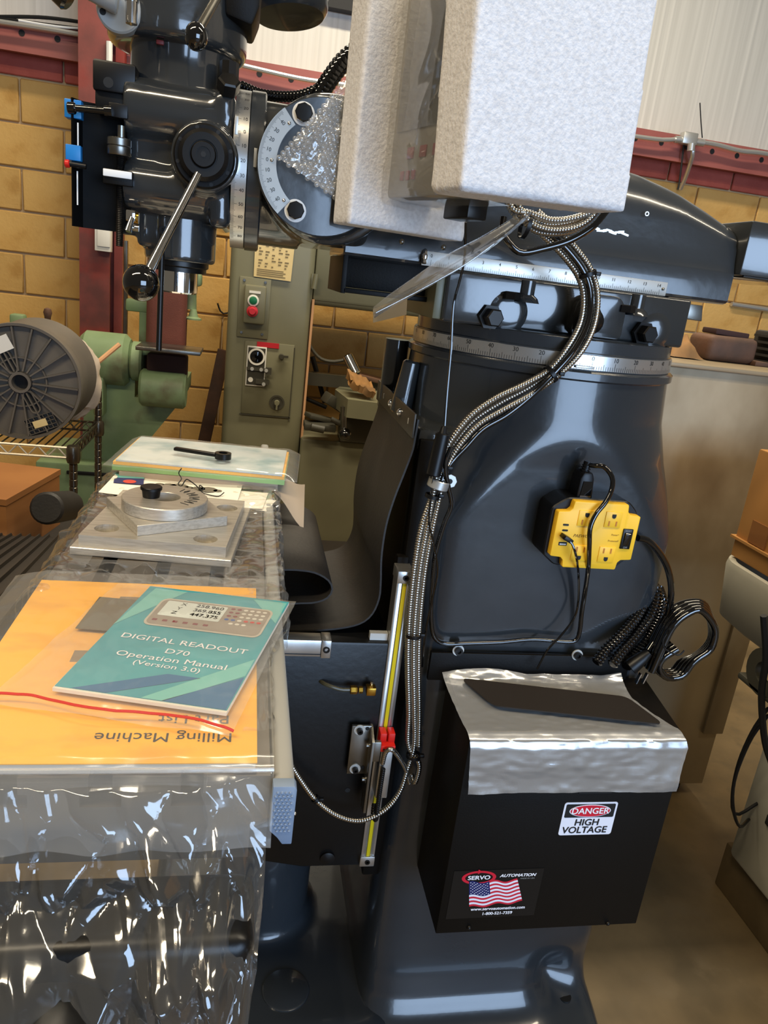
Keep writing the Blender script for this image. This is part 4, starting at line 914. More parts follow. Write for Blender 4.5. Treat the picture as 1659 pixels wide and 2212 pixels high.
lk = obj('quill_lock', merge(cbox((-0.1581, 1.0600, 1.3398), (0.012, 0.012, 0.014), 0.002), cyl((-0.1555, 1.0500, 1.3374), (-0.1596, 1.0450, 1.3200), 0.003, 0.005, n=12), cyl((-0.1544, 1.0550, 1.3255), (-0.1475, 1.0550, 1.3253), 0.004, n=12)), 'chrome', mm)
obj('lock_bushing', cyl((-0.1562, 1.0660, 1.3382), (-0.1493, 1.0660, 1.3379), 0.007, n=14), 'brass', mm)

# knee, saddle, table
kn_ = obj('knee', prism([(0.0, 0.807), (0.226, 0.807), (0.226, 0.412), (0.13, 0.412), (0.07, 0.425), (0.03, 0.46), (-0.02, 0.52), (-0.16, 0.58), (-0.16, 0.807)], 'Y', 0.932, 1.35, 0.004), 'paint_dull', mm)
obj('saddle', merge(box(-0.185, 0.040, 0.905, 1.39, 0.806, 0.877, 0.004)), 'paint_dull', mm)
# table with T-slots
tp = [(-0.2, 0.91), (-0.2, 0.95)]
for xc in (-0.145, -0.083, -0.021):
    tp += [(xc - 0.008, 0.95), (xc - 0.008, 0.936), (xc - 0.014, 0.936), (xc - 0.014, 0.925), (xc + 0.014, 0.925), (xc + 0.014, 0.936), (xc + 0.008, 0.936), (xc + 0.008, 0.95)]
tp += [(0.034, 0.95), (0.034, 0.91), (0.022, 0.904), (0.022, 0.878), (-0.188, 0.878), (-0.188, 0.904)]
M('table_iron', (112, 104, 94), 0.42, m=0.65, c2=(96, 88, 78), ns=8)
tbl = obj('table', prism(tp, 'Y', 0.455, 1.37), 'table_iron', mm, smooth=False)
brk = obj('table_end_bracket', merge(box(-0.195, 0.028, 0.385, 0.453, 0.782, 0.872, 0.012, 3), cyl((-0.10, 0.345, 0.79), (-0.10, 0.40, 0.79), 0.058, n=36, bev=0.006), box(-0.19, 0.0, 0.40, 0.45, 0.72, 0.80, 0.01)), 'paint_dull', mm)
dl_ = obj('feed_dial', lathe((-0.10, 0.345, 0.79), (0, -1, 0), [(0.047, 0), (0.049, 0.002), (0.049, 0.02), (0.043, 0.024), (0.018, 0.024), (0.016, 0.035)], 48), 'brushed', mm)
obj('table_stop', merge(*[ball((-0.206, y, 0.925), 0.012, 14, 8) for y in (0.90,)]), 'steel', mm)
obj('table_stop', ball((-0.206, 1.06, 0.925), 0.012, 14, 8), 'steel', mm)
# knee side details
obj('knee_hole', disc((0.1878, 0.9315, 0.5563), (0, -1, 0), 0.004, 16), 'ink', mm)
obj('knee_pad', lathe((0.1686, 0.9320, 0.4293), (0, -1, 0), [(0.012, 0), (0.0115, 0.003), (0.006, 0.005)], 20), 'paint_dull', mm)
obj('knee_tab', box((0.1949, 0.9500, 0.8299)[0], (0.2209, 0.9500, 0.8286)[0], 0.94, 0.95, 0.8075, 0.818), 'scale_face', mm)


# ------------------------------------------------------------------ things fitted to the mill
# --- electrical cabinet
eb = thing('electrical_cabinet', 'black sheet-metal electrical cabinet with danger sticker on the mill column', 'cabinet', (0.475, 0.87, 0.41))
obj('cabinet_body', prism([(0.80, 0.41), (0.80, 0.739), (0.93, 0.760), (0.93, 0.41)], 'X', 0.316, 0.634, 0.0015), 'black_box', eb)
obj('mounting_flange', box(0.285, 0.60, 0.926, 0.934, 0.752, 0.797, 0.001), 'black_box', eb)
for p in ((0.3242, 0.9250, 0.8023), (0.5106, 0.9250, 0.7996)):
    w = obj('flange_washer', lathe((p[0], 0.9265, p[2]), (0, -1, 0), [(0.0085, 0), (0.0085, 0.002)], 28), 'scale_face', eb)
    obj('socket_screw', lathe((p[0], 0.9245, p[2]), (0, -1, 0), [(0.0062, 0), (0.0062, 0.005), (0.0032, 0.005), (0.003, 0.002)], 20), 'black_steel', w)
for p in ((0.3648, 0.7990, 0.4195), (0.5855, 0.7990, 0.4141)):
    obj('cover_screw', ball((p[0], 0.7995, p[2]), 0.0035, 14, 8), 'black_steel', eb)
obj('lid_slot', box((0.4883, 0.7990, 0.6512)[0], (0.5381, 0.7990, 0.6481)[0], 0.7985, 0.8005, 0.652, 0.6575), 'ink', eb, smooth=False)
def plate_pts(px, y):
    return px
def quad(pts, y, dy=0.0003):
    n = len(pts); vs = [(p[0], y, p[1]) for p in pts] + [(p[0], y + dy, p[1]) for p in pts]
    return vs, [tuple(range(n)), tuple(range(2 * n - 1, n - 1, -1))] + [(i, (i + 1) % n, n + (i + 1) % n, n + i) for i in range(n)]
def rr2(x0, x1, z0, z1, r, n=6): return rrect(x0, x1, z0, z1, r, n)
M('sign_white', (225, 228, 240), 0.45)
M('sign_red', (200, 24, 48), 0.45)
M('navy', (26, 32, 92), 0.5)
M('flag_red', (196, 30, 52), 0.5)
dx0, dx1, dz0, dz1 = 0.4715, 0.5525, 0.5805, 0.6365
ds = obj('danger_sticker', quad(rr2(dx0, dx1, dz0, dz1, 0.004), 0.7994), 'sign_white', eb, smooth=False, label='white DANGER HIGH VOLTAGE sticker')
obj('sticker_band', quad(rr2(dx0 + 0.003, dx1 - 0.003, dz1 - 0.0255, dz1 - 0.003, 0.002), 0.7991), 'ink', ds, smooth=False)
el = lambda cx_, cz_, a, b, n=48: [(cx_ + a * cos(2 * pi * i / n), cz_ + b * sin(2 * pi * i / n)) for i in range(n)]
cxm, czm = (dx0 + dx1) / 2 + 0.0, dz1 - 0.0143
obj('sticker_oval_rim', quad(el(cxm, czm, 0.0315, 0.0105), 0.7988), 'sign_white', ds, smooth=False)
obj('sticker_oval', quad(el(cxm, czm, 0.0300, 0.0094), 0.7985), 'sign_red', ds, smooth=False)
obj('danger_word', text('DANGER', 0.0142, (cxm, 0.7981, czm), (1, 0, 0), (0, 0, 1), bold=0.02), 'white_print', ds, smooth=False)
obj('high_word', text('HIGH', 0.0155, (cxm - 0.001, 0.7990, dz1 - 0.0345), (1, 0, 0), (0, 0, 1), bold=0.022, shear=0.05), 'ink', ds, smooth=False)
obj('voltage_word', text('VOLTAGE', 0.0155, (cxm - 0.002, 0.7990, dz1 - 0.0475), (1, 0, 0), (0, 0, 1), bold=0.022, shear=0.05), 'ink', ds, smooth=False)
# maker's decal
M('decal_black', (19, 18, 17), 0.3, spec=0.4)
sd_ = obj('maker_decal', quad([(0.327, 0.437), (0.462, 0.437), (0.462, 0.523), (0.327, 0.523)], 0.7994), 'decal_black', eb, smooth=False, label='black maker decal with red oval, flag and phone number')
ov = V((0.3655, 0, 0.5105))
n = 56; oo = el(ov.x, ov.z, 0.0255, 0.0120, n); oi_ = el(ov.x, ov.z, 0.0205, 0.0085, n)
obj('red_oval', ([(p[0], 0.7990, p[1]) for p in oo] + [(p[0], 0.7990, p[1]) for p in oi_], [(i, (i + 1) % n, n + (i + 1) % n, n + i) for i in range(n)]), 'sign_red', sd_, smooth=False)
obj('oval_arrow', quad([(ov.x - 0.003, ov.z + 0.0065), (ov.x + 0.0035, ov.z + 0.0105), (ov.x - 0.003, ov.z + 0.0145)], 0.7987), 'sign_red', sd_, smooth=False)
obj('servo_word', text('SERVO', 0.0098, (ov.x, 0.7986, ov.z), (1, 0, 0), (0, 0, 1), bold=0.03, wide=1.15), 'white_print', sd_, smooth=False)
obj('automation_word', text('AUTOMATION', 0.0072, (0.4235, 0.7988, 0.5125), (1, 0, 0), (0, 0, 1), bold=0.035, shear=0.25, wide=1.12), 'white_print', sd_, smooth=False)
M('faint_print', (120, 120, 118), 0.6)
obj('made_in_usa', text('MADE IN USA', 0.0036, (0.439, 0.7988, 0.5065), (1, 0, 0), (0, 0, 1), bold=0.02, shear=0.15), 'faint_print', sd_, smooth=False)
obj('web_address', text('www.servoautomation.com', 0.0074, (0.4035, 0.7988, 0.4535), (1, 0, 0), (0, 0, 1), bold=0.03), 'white_print', sd_, smooth=False)
obj('phone_number', text('1-800-521-7359', 0.0072, (0.4035, 0.7988, 0.4445), (1, 0, 0), (0, 0, 1), bold=0.03), 'white_print', sd_, smooth=False)
def flagp(u, v, y):
    top = V((0.3515, 0, 0.5035)).lerp(V((0.4235, 0, 0.5055)), u); bot = V((0.3590, 0, 0.4580)).lerp(V((0.4385, 0, 0.4645)), u)
    p = top.lerp(bot, v) + V((0, 0, 0.0024 * sin(u * 4.2 * pi + 0.9) - 0.001))
    return (p.x, y, p.z)
def strips(rows, y, u0f):
    gs = []
    for k in rows:
        u0 = u0f(k); m = 24
        vs = [flagp(u0 + (1 - u0) * i / m, (k + j) / 13.0, y) for j in (0, 1) for i in range(m + 1)]
        gs.append((vs, [(i, i + 1, m + 2 + i, m + 1 + i) for i in range(m)]))
    return merge(*gs)
fg = obj('flag_stripes', strips(range(0, 13, 2), 0.7989, lambda k: 0.42 if k < 7 else 0.0), 'flag_red', sd_, smooth=False)
obj('flag_white', strips(range(1, 13, 2), 0.7989, lambda k: 0.42 if k < 7 else 0.0), 'sign_white', sd_, smooth=False)
m = 14; vs = [flagp(0.42 * i / m, 7.0 / 13 * j, 0.7989) for j in (0, 1) for i in range(m + 1)]
obj('flag_canton', (vs, [(i, i + 1, m + 2 + i, m + 1 + i) for i in range(m)]), 'navy', sd_, smooth=False)
gs = []
for r_ in range(9):
    for c_ in range(6 if r_ % 2 == 0 else 5):
        u = 0.42 * (0.08 + (c_ + (0 if r_ % 2 == 0 else 0.5)) * 0.165); v = 7.0 / 13 * (0.1 + r_ * 0.1); p = flagp(u, v, 0.7985)
        gs.append(([(p[0] + 0.0008 * cos(2 * pi * i / 5 + pi / 2), p[1], p[2] + 0.0008 * sin(2 * pi * i / 5 + pi / 2)) for i in range(5)], [tuple(range(5))]))
obj('flag_stars', merge(*gs), 'white_print', sd_, smooth=False, kind='stuff')
# --- clear bag and black plate on the cabinet
def lidsheet(u, v):
    xl = interp([(0.0, 0.302), (0.25, 0.3055), (0.5, 0.310), (0.62, 0.314), (1.0, 0.322)], v)[0]; xr = interp([(0.0, 0.583), (0.25, 0.583), (0.42, 0.605), (0.55, 0.625), (0.7, 0.632), (0.9, 0.629), (1.0, 0.630)], v)[0]
    x = xl + (xr - xl) * u
    y, z = interp([(0.0, 0.916, 0.771), (0.1, 0.905, 0.765), (0.2, 0.885, 0.760), (0.45, 0.83, 0.7505), (0.58, 0.806, 0.7475), (0.64, 0.7945, 0.741), (0.70, 0.791, 0.731), (1.0, 0.7895, 0.662)], v)
    w = 0.0016 * nz(x * 30, y * 30 + v * 8, 2) + 0.005 * (nz(x * 11, v * 7, 5) + 0.35) * max(0, v - 0.62) * 2 + 0.0012 * nz(x * 60, v * 30, 9)
    lift = 0.008 * max(0, 0.15 - v) / 0.15 * sin(u * 7)
    return (x, y - max(0, w) * (1 if v > 0.6 else 0.2), z + abs(w) * (1 if v < 0.6 else 0) + max(0, lift))
obj('clear_bag', grid(lidsheet, 60, 70), 'bag_milky', label='milky clear plastic bag draped over the black electrical cabinet', cat='plastic bag')
M('plate_dark', (40, 35, 31), 0.5, spec=0.3)
def rpoly(pts, r, n=5):
    out = []; m = len(pts)
    for i in range(m):
        p, a, b = V(pts[i]), V(pts[i - 1]), V(pts[(i + 1) % m]); d1, d2 = (a - p).normalized(), (b - p).normalized()
        for k in range(n + 1):
            t = k / n; q0 = p + d1 * r; q1 = p + d2 * r; out.append(tuple((q0 * (1 - t) ** 2 + p * 2 * t * (1 - t) + q1 * t * t)))
    return out
lp_ = rpoly([(0.326, 0.902, 0), (0.570, 0.867, 0), (0.600, 0.811, 0), (0.360, 0.845, 0)], 0.012)
zz = lambda y: 0.7455 + (y - 0.80) * 0.16 + 0.0075
n = len(lp_); obj('cover_plate', ([(p[0], p[1], zz(p[1])) for p in lp_] + [(p[0], p[1], zz(p[1]) + 0.0018) for p in lp_], [tuple(range(n - 1, -1, -1)), tuple(range(n, 2 * n))] + [(i, (i + 1) % n, n + (i + 1) % n, n + i) for i in range(n)]), 'plate_dark', smooth=False, label='slanted black cover plate lying on the clear bag', cat='plate')

# --- yellow power strip
ps = thing('power_strip', 'yellow and black power strip stuck on the mill column', 'power strip', (0.477, 0.91, 0.955))
PX, PZ = 0.4775, 1.0015
body = rpoly([(PX - 0.066, 0, PZ - 0.033), (PX - 0.047, 0, PZ - 0.048), (PX + 0.045, 0, PZ - 0.048), (PX + 0.061, 0, PZ - 0.033), (PX + 0.061, 0, PZ + 0.035), (PX + 0.045, 0, PZ + 0.05), (PX - 0.045, 0, PZ + 0.05), (PX - 0.066, 0, PZ + 0.035)], 0.006, 3)
obj('case', prism([(p[0], p[2]) for p in body], 'Y', 0.896, 0.943, 0.002, 1), 'black_plastic', ps)
def cross(w, h, cw, ch, r, n=5):
    P = []
    for sx, sz, in ((1, 1), (-1, 1), (-1, -1), (1, -1)):
        a = [(w - 0, h - ch), (w - 0.002, h - ch + 0.001), (w - cw + 0.004, h - ch + 0.002), (w - cw, h - ch + 0.006), (w - cw - 0.001, h - 0.002), (w - cw - 0.002, h)]
        if sx * sz < 0: a = a[::-1]
        P += [(PX + sx * p, PZ + 0.001 + sz * q) for p, q in a]
    return P
yf = obj('face', prism(cross(0.060, 0.0475, 0.0195, 0.0165, 0.004), 'Y', 0.885, 0.8975, 0.0012, 2), 'yellow_plastic', ps)
for p, up in (((0.4585, 0.8840, 1.0273), 1), ((0.4976, 0.8840, 1.0277), 1), ((0.4589, 0.8840, 0.9772), -1), ((0.4987, 0.8840, 0.9772), -1)):
    oc = obj('outlet', box(p[0] - 0.0118, p[0] + 0.0118, 0.8838, 0.886, p[2] - 0.0112, p[2] + 0.0112, 0.0006), 'yellow_plastic', ps)
    obj('outlet_slot', box(p[0] - 0.0063, p[0] - 0.0043, 0.8833, 0.885, p[2] - up * 0.0055 - 0.0035, p[2] - up * 0.0055 + 0.0035), 'orange_contact', oc, smooth=False)
    obj('outlet_slot', box(p[0] + 0.0043, p[0] + 0.0063, 0.8833, 0.885, p[2] - up * 0.0055 - 0.0035, p[2] - up * 0.0055 + 0.0035), 'orange_contact', oc, smooth=False)
    g = [(p[0] + 0.0029 * cos(pi * k / 8), p[2] + up * 0.0058 - 0.001 - 0.003 * sin(pi * k / 8)) for k in range(9)] + [(p[0] - 0.0029, p[2] + up * 0.0058 + 0.002), (p[0] + 0.0029, p[2] + up * 0.0058 + 0.002)]
    obj('ground_hole', quad(g, 0.8833), 'ink', oc, smooth=False)
for p, w in (((0.4313, 0.8840, 1.0164), 0.0042), ((0.4316, 0.8840, 1.0085), 0.0042)):
    obj('usb_port', quad(rr2(p[0] - w, p[0] + w, p[2] - 0.0013, p[2] + 0.0013, 0.0012), 0.8845), 'ink', ps, smooth=False)
p = (0.4321, 0.8840, 0.9892)
ua = obj('usb_port', quad(rr2(p[0] - 0.006, p[0] + 0.006, p[2] - 0.0025, p[2] + 0.0025, 0.0004), 0.8845), 'ink', ps, smooth=False)
obj('usb_tongue', quad(rr2(p[0] - 0.0045, p[0] + 0.0045, p[2] - 0.0013, p[2] + 0.0003, 0.0002), 0.8842), 'white', ua, smooth=False)
p = (0.5231, 0.8830, 1.0014)
rk = obj('rocker_switch', box(p[0] - 0.0072, p[0] + 0.0072, 0.883, 0.886, p[2] - 0.0145, p[2] + 0.0145, 0.0006), 'black_plastic', ps)
obj('rocker', prism([(0.883, p[2] - 0.0095), (0.8795, p[2] + 0.0075), (0.8815, p[2] + 0.0095), (0.884, p[2] + 0.0095)], 'X', p[0] - 0.0045, p[0] + 0.0045, 0.0004), 'black_gloss', rk)
M('grey_print', (150, 150, 150), 0.6)
obj('reset_word', text('RESET', 0.0036, (p[0], 0.8826, p[2] + 0.0118), (1, 0, 0), (0, 0, 1), bold=0.012), 'grey_print', rk, smooth=False)
obj('off_word', text('OFF', 0.0036, (p[0], 0.8826, p[2] - 0.0122), (1, 0, 0), (0, 0, 1), bold=0.012), 'grey_print', rk, smooth=False)
M('brown_print', (120, 88, 20), 0.6)
t = (0.4547, 0.8845, 1.0017); obj('brand_word', text('PAEWO', 0.0062, (t[0] + 0.001, 0.8846, t[2]), (1, 0, 0), (0, 0, 1), bold=0.01, shear=0.25), 'brown_print', ps, smooth=False)
t = (0.5055, 0.8845, 1.0059); obj('power_word', text('Power*', 0.0036, (t[0], 0.8846, t[2]), (1, 0, 0), (0, 0, 1)), 'brown_print', ps, smooth=False)
t = (0.5048, 0.8845, 0.9971); obj('protected_word', text('Protected*', 0.0036, (t[0], 0.8846, t[2]), (1, 0, 0), (0, 0, 1)), 'brown_print', ps, smooth=False)
# plugs and cords of the strip
pc = thing('mains_cable', 'black power cord plugged into the top of the power strip', 'cord', (0.4657, 0.9150, 1.0428))
obj('plug', merge(prism([(PX - 0.031, 1.047), (PX - 0.007, 1.047), (PX - 0.0095, 1.077), (PX - 0.013, 1.086), (PX - 0.026, 1.086), (PX - 0.030, 1.077)], 'Y', 0.902, 0.932, 0.003, 2)), 'black_plastic', pc)
obj('plug_recess', prism([(PX - 0.027, 1.050), (PX - 0.011, 1.050), (PX - 0.0125, 1.074), (PX - 0.025, 1.074)], 'Y', 0.9005, 0.9025), 'black_gloss', pc, smooth=False)
sg = []
for k in range(4): sg += [(0.0072 - k * 0.0006, k * 0.0034), (0.0072 - k * 0.0006, k * 0.0034 + 0.0018), (0.005, k * 0.0034 + 0.002), (0.005, k * 0.0034 + 0.0033)]
obj('strain_relief', lathe((PX - 0.0195, 0.916, 1.085), (0.15, 0, 1), sg, 18), 'black_plastic', pc)
obj('cord', tube([(PX - 0.018, 0.916, 1.094), (0.4655, 0.9050, 1.0957), (0.4753, 0.8980, 1.0970), (0.4854, 0.8900, 1.0858), (0.4862, 0.8850, 1.0712), (0.4775, 0.8780, 1.0533), (0.4662, 0.8750, 1.0373), (0.4608, 0.8730, 1.0181), (0.4651, 0.8730, 0.9919), (0.4766, 0.8850, 0.9571), (0.4927, 0.9100, 0.9154), (0.5012, 0.9220, 0.8734), (0.5062, 0.9250, 0.8381), (0.5032, 0.9260, 0.8229), (0.4829, 0.9260, 0.8207), (0.4349, 0.9260, 0.8231), (0.3857, 0.9260, 0.8171), (0.3298, 0.9260, 0.8132), (0.3020, 0.9260, 0.8124), (0.2847, 0.9240, 0.8241), (0.2748, 0.9220, 0.8576), (0.2689, 0.9200, 0.9151), (0.2677, 0.9200, 0.9563), (0.2730, 0.9180, 0.9976), (0.2782, 0.9160, 1.0249), (0.2694, 0.9140, 1.0508), (0.2609, 0.9120, 1.0792), (0.2647, 0.9100, 1.1049)], 0.0034, 10, 0.006), 'black_gloss', pc)
uc = thing('usb_cable', 'thin black usb cable hanging from the power strip', 'cable', (0.4302, 0.8700, 0.9990))
obj('usb_plug', mv(cbox((0, 0, 0), (0.014, 0.016, 0.006), 0.001, (0.0, 0.45, 0)), (0.4319, 0.8760, 1.0002)), 'black_plastic', uc)
obj('cord', tube([(0.4335, 0.8700, 0.9992), (0.4394, 0.8680, 0.9924), (0.4498, 0.8700, 0.9721), (0.4712, 0.8950, 0.9352), (0.4896, 0.9170, 0.8902), (0.4901, 0.9200, 0.8628), (0.4750, 0.9210, 0.8316), (0.4561, 0.9150, 0.8114), (0.4412, 0.9050, 0.7861)], 0.0017, 8, 0.006), 'black_gloss', uc)
# strip lead and coiled cord at the right
sl2 = thing('extension_cord', 'thick black cord leaving the power strip and coiled up', 'cord', (0.6763, 0.9300, 0.7727))
obj('lead', tube([(0.5616, 0.9200, 0.9919), (0.5797, 0.9220, 0.9880), (0.6045, 0.9250, 0.9688), (0.6275, 0.9300, 0.9423), (0.6448, 0.9350, 0.9071), (0.6526, 0.9400, 0.8665), (0.6465, 0.9400, 0.8348), (0.6280, 0.9300, 0.8078)], 0.005, 10, 0.008), 'black_gloss', sl2)
for k in range(4):
    dy = -0.016 + k * 0.009; ex = (k - 1.5) * 7
    loop = [(1396, 1440), (1415, 1395), (1440, 1345 + ex * 0.3), (1470, 1315), (1510 + ex, 1308), (1535 + ex * 0.6, 1345), (1532 + ex, 1388), (1505 + ex, 1415 + ex * 0.5), (1480, 1430 + ex * 0.6), (1462, 1452 + ex * 0.4), (1430, 1455 + ex * 0.3), (1412, 1432), (1420, 1410), (1450, 1390)]
    import_pts = []
    o0 = V((0.6317, 0.9300, 0.7798)); ax = V((0.7108, 0.9300, 0.7816)) - o0; az = V((0.6126, 0.9300, 0.8584)) - o0
    for x, y in loop:
        q = o0 + ax * ((x - 1396) / 100) + az * ((1440 - y) / 100); q.y = 0.93 + dy; import_pts.append(q)
    obj('coil_turn', tube(import_pts, 0.0058, 10, 0.007), 'black_gloss', sl2)
obj('coil_tie', tube([(0.6311, 0.9000, 0.8512), (0.6280, 0.9000, 0.8397), (0.6350, 0.9000, 0.8268), (0.6589, 0.9000, 0.8173), (0.6668, 0.9000, 0.8253)], 0.0012, 6, 0.004), 'ink', sl2)
obj('plug', merge(lathe((0.6204, 0.9150, 0.8119), (-0.05, 0, -0.05), [(0.006, 0), (0.010, 0.012), (0.012, 0.03), (0.012, 0.036)], 14)), 'black_plastic', sl2)
for q in ((0.6067, 0.9050, 0.7763), (0.6174, 0.9050, 0.7765)):
    obj('plug_prong', mv(box(-0.0008, 0.0008, -0.003, 0.003, -0.011, 0.006), q, (0, 0.25, 0)), 'chrome', sl2)
# corrugated black hoses
for i, pts in enumerate([
    ((0.5324, 0.9050, 0.7982), (0.5486, 0.9150, 0.8139), (0.5759, 0.9250, 0.8380), (0.6074, 0.9450, 0.8624), (0.6300, 0.9700, 0.8828), (0.6369, 1.0000, 0.9016), (0.6482, 1.0400, 0.9096)),
    ((0.5552, 0.9000, 0.7984), (0.5706, 0.9100, 0.8118), (0.5993, 0.9250, 0.8356), (0.6242, 0.9400, 0.8616), (0.6396, 0.9600, 0.8855), (0.6418, 0.9850, 0.9003), (0.6526, 1.0200, 0.9019)),
    ((0.5911, 0.9200, 0.7847), (0.6090, 0.9350, 0.7942), (0.6354, 0.9500, 0.8157), (0.6596, 0.9700, 0.8401), (0.6716, 0.9900, 0.8633), (0.6792, 1.0200, 0.8745))]):
    obj('corrugated_hose', conduit(pts, 0.0088, 0.0056, 0.24, 14), 'black_gloss', label=['black corrugated hose into the cabinet top, nearest the column', 'black corrugated hose into the cabinet top, middle of three', 'black corrugated hose into the cabinet top, outermost of three'][i], cat='hose', group='hoses beside the column')

# --- rubber way cover
wc = thing('way_cover', 'black rubber sheet way cover hanging in an S-fold from the column', 'way cover', (0.13, 1.10, 0.80))
prof = [(0.2265, 1.128), (0.2255, 1.105), (0.224, 1.085), (0.217, 1.055), (0.207, 1.015), (0.2005, 0.975), (0.1995, 0.93), (0.203, 0.89), (0.2035, 0.865), (0.196, 0.84), (0.18, 0.825), (0.15, 0.8165), (0.11, 0.812), (0.075, 0.811), (0.052, 0.818), (0.046, 0.832), (0.055, 0.845), (0.085, 0.851), (0.112, 0.8535), (0.13, 0.861), (0.1375, 0.875), (0.131, 0.89), (0.112, 0.901), (0.09, 0.9045), (0.065, 0.904), (0.045, 0.900)]
ps_ = spline([(p[0], 0, p[1]) for p in prof], 0.008)
# the sheet bellies away from the column further back
def wcf(u, v):
    p = ps_[int(round(v * (len(ps_) - 1)))]; y = 0.957 + u * 0.30
    return (p.x - 0.004 * sin(pi * u) * (1 if p.z > 0.9 else 0), y, p.z)
obj('rubber_sheet', grid(wcf, 16, len(ps_) - 1, 0.0026), 'rubber', wc, sharp=60)
obj('clamp_bar', box(0.2205, 0.2235, 0.952, 1.26, 1.103, 1.136, 0.0008), 'dark_plate', wc)
for y in (1.04, 1.115):
    obj('clamp_screw', ball((0.2195, y, 1.121), 0.0058, 14, 8), 'chrome', wc)
for y in (0.985, 1.19):
    obj('clamp_hole', cbox((0.2203, y, 1.120), (0.0012, 0.003, 0.008), 0.0004), 'scale_face', wc)

# --- digital scales
zs_ = thing('vertical_linear_scale', 'aluminium linear scale bar with yellow strip standing by the knee', 'linear scale', (0.232, 0.945, 0.413))
obj('extrusion', prism([(0.2215, 0.93), (0.2285, 0.9285), (0.2305, 0.932), (0.2345, 0.932), (0.2365, 0.9285), (0.2435, 0.93), (0.2435, 0.958), (0.2215, 0.958)], 'Z', 0.428, 0.905, 0.0006, 1), 'aluminium', zs_)
obj('yellow_strip', box(0.2302, 0.2352, 0.9296, 0.9325, 0.430, 0.902), 'yellow_tape', zs_, smooth=False)
for z in (0.414, 0.902):
    e = obj('end_cap', box(0.2205, 0.2440, 0.927, 0.96, z, z + 0.0185, 0.0012), 'aluminium', zs_)
    obj('cap_screw', lathe((0.2325, 0.9275, z + 0.009), (0, -1, 0), [(0.0042, 0), (0.0042, 0.002), (0.0022, 0.002), (0.002, 0.0005)], 16), 'black_steel', e)
obj('backing_bar', box(0.2245, 0.2405, 0.958, 0.972, 0.40, 0.93, 0.001), 'black_box', zs_)
ys_ = thing('cross_linear_scale', 'short aluminium linear scale bar on the knee behind the table', 'linear scale', (0.09, 0.92, 0.796))
obj('extrusion', box(-0.04, 0.122, 0.906, 0.93, 0.797, 0.822, 0.0012), 'aluminium', ys_)
obj('groove_line', box(-0.04, 0.1215, 0.9053, 0.9065, 0.8005, 0.8015), 'ink', ys_, smooth=False)
e = obj('end_cap', box(0.1222, 0.1355, 0.904, 0.931, 0.796, 0.823, 0.0012), 'aluminium', ys_)
obj('cap_screw', lathe((0.1290, 0.9045, 0.8095), (0, -1, 0), [(0.0048, 0), (0.0048, 0.002), (0.0026, 0.002), (0.0022, 0.0003)], 16), 'black_steel', e)
xs_ = thing('table_linear_scale', 'long grey scale cover along the table edge with blue-grey dimpled end', 'linear scale', (0.0435, 0.95, 0.905))
obj('cover', prism(rpoly([(0.036, 0.907, 0), (0.0515, 0.907, 0), (0.0515, 0.952, 0), (0.036, 0.952, 0)], 0.004, 4) and [(p[0], p[1]) for p in rpoly([(0.036, 0.907, 0), (0.0515, 0.907, 0), (0.0515, 0.952, 0), (0.036, 0.952, 0)], 0.005, 4)], 'Y', 0.448, 1.50), 'grey_extrusion', xs_)
ec = obj('end_cap', prism([(0.0352, 0.915), (0.041, 0.909), (0.045, 0.903), (0.052, 0.903), (0.0523, 0.950), (0.0505, 0.953), (0.0352, 0.953)], 'Y', 0.439, 0.449, 0.0008), 'grey_blue', xs_)
dm = ball((0, 0, 0), 0.0012, 8, 4); gs = []
for i in range(5):
    for j in range(12):
        x = 0.0375 + i * 0.0029 + (0.00145 if j % 2 else 0); z = 0.915 + j * 0.003
        if x < 0.0505 and z > 0.906 + (0.045 - x) * 1.2: gs.append(mv(dm, (x, 0.439, z)))
obj('dimples', merge(*gs), 'grey_blue', ec, kind='stuff')
obj('end_screw', ball((0.0525, 0.444, 0.926), 0.0016, 10, 6), 'chrome', ec)
# reading head bracket
rb2 = thing('reader_bracket', 'angled steel bracket with screws holding the scale reading head', 'bracket', (0.2116, 0.9200, 0.5793))
x0, x1, z0_, z1_ = (0.1811, 0.9250, 0.5940)[0], (0.2105, 0.9250, 0.6770)[0], (0.1966, 0.9250, 0.5938)[2], (0.1877, 0.9250, 0.6769)[2]
obj('plate', box(x0, x1, 0.921, 0.926, z0_, z1_, 0.0008), 'steel', rb2)
obj('arm', prism([(0.8975, z1_ - 0.012), (0.926, z1_ + 0.001), (0.926, z1_ - 0.10), (0.921, z1_ - 0.14), (0.8975, z1_ - 0.135)][0:5], 'X', x1 - 0.002, x1 + 0.002, 0.0005), 'steel', rb2)
obj('arm_block', box(x1 + 0.0, x1 + 0.012, 0.898, 0.905, z1_ - 0.045, z1_ - 0.012, 0.0008), 'steel', rb2)
for p in ((0.1925, 0.9200, 0.6708), (0.1928, 0.9200, 0.6034)):
    w = obj('washer', lathe((p[0], 0.9212, p[2]), (0, -1, 0), [(0.0082, 0), (0.0082, 0.0015)], 24), 'scale_face', rb2)
    obj('socket_screw', lathe((p[0], 0.9197, p[2]), (0, -1, 0), [(0.0045, 0), (0.0045, 0.006), (0.0023, 0.006), (0.002, 0.002)], 16), 'black_steel', w)
    obj('slot', disc((p[0] + 0.0115, 0.9206, p[2] + 0.002), (0, -1, 0), 0.003, 12), 'ink', rb2)
for p in ((0.2120, 0.9100, 0.6502), (0.2116, 0.9100, 0.5912)):
    obj('arm_screw', lathe((x1 - 0.002, 0.912, p[2]), (-1, 0, 0), [(0.0058, 0), (0.0058, 0.001), (0.0035, 0.001), (0.0035, 0.005)], 14), 'steel', rb2)
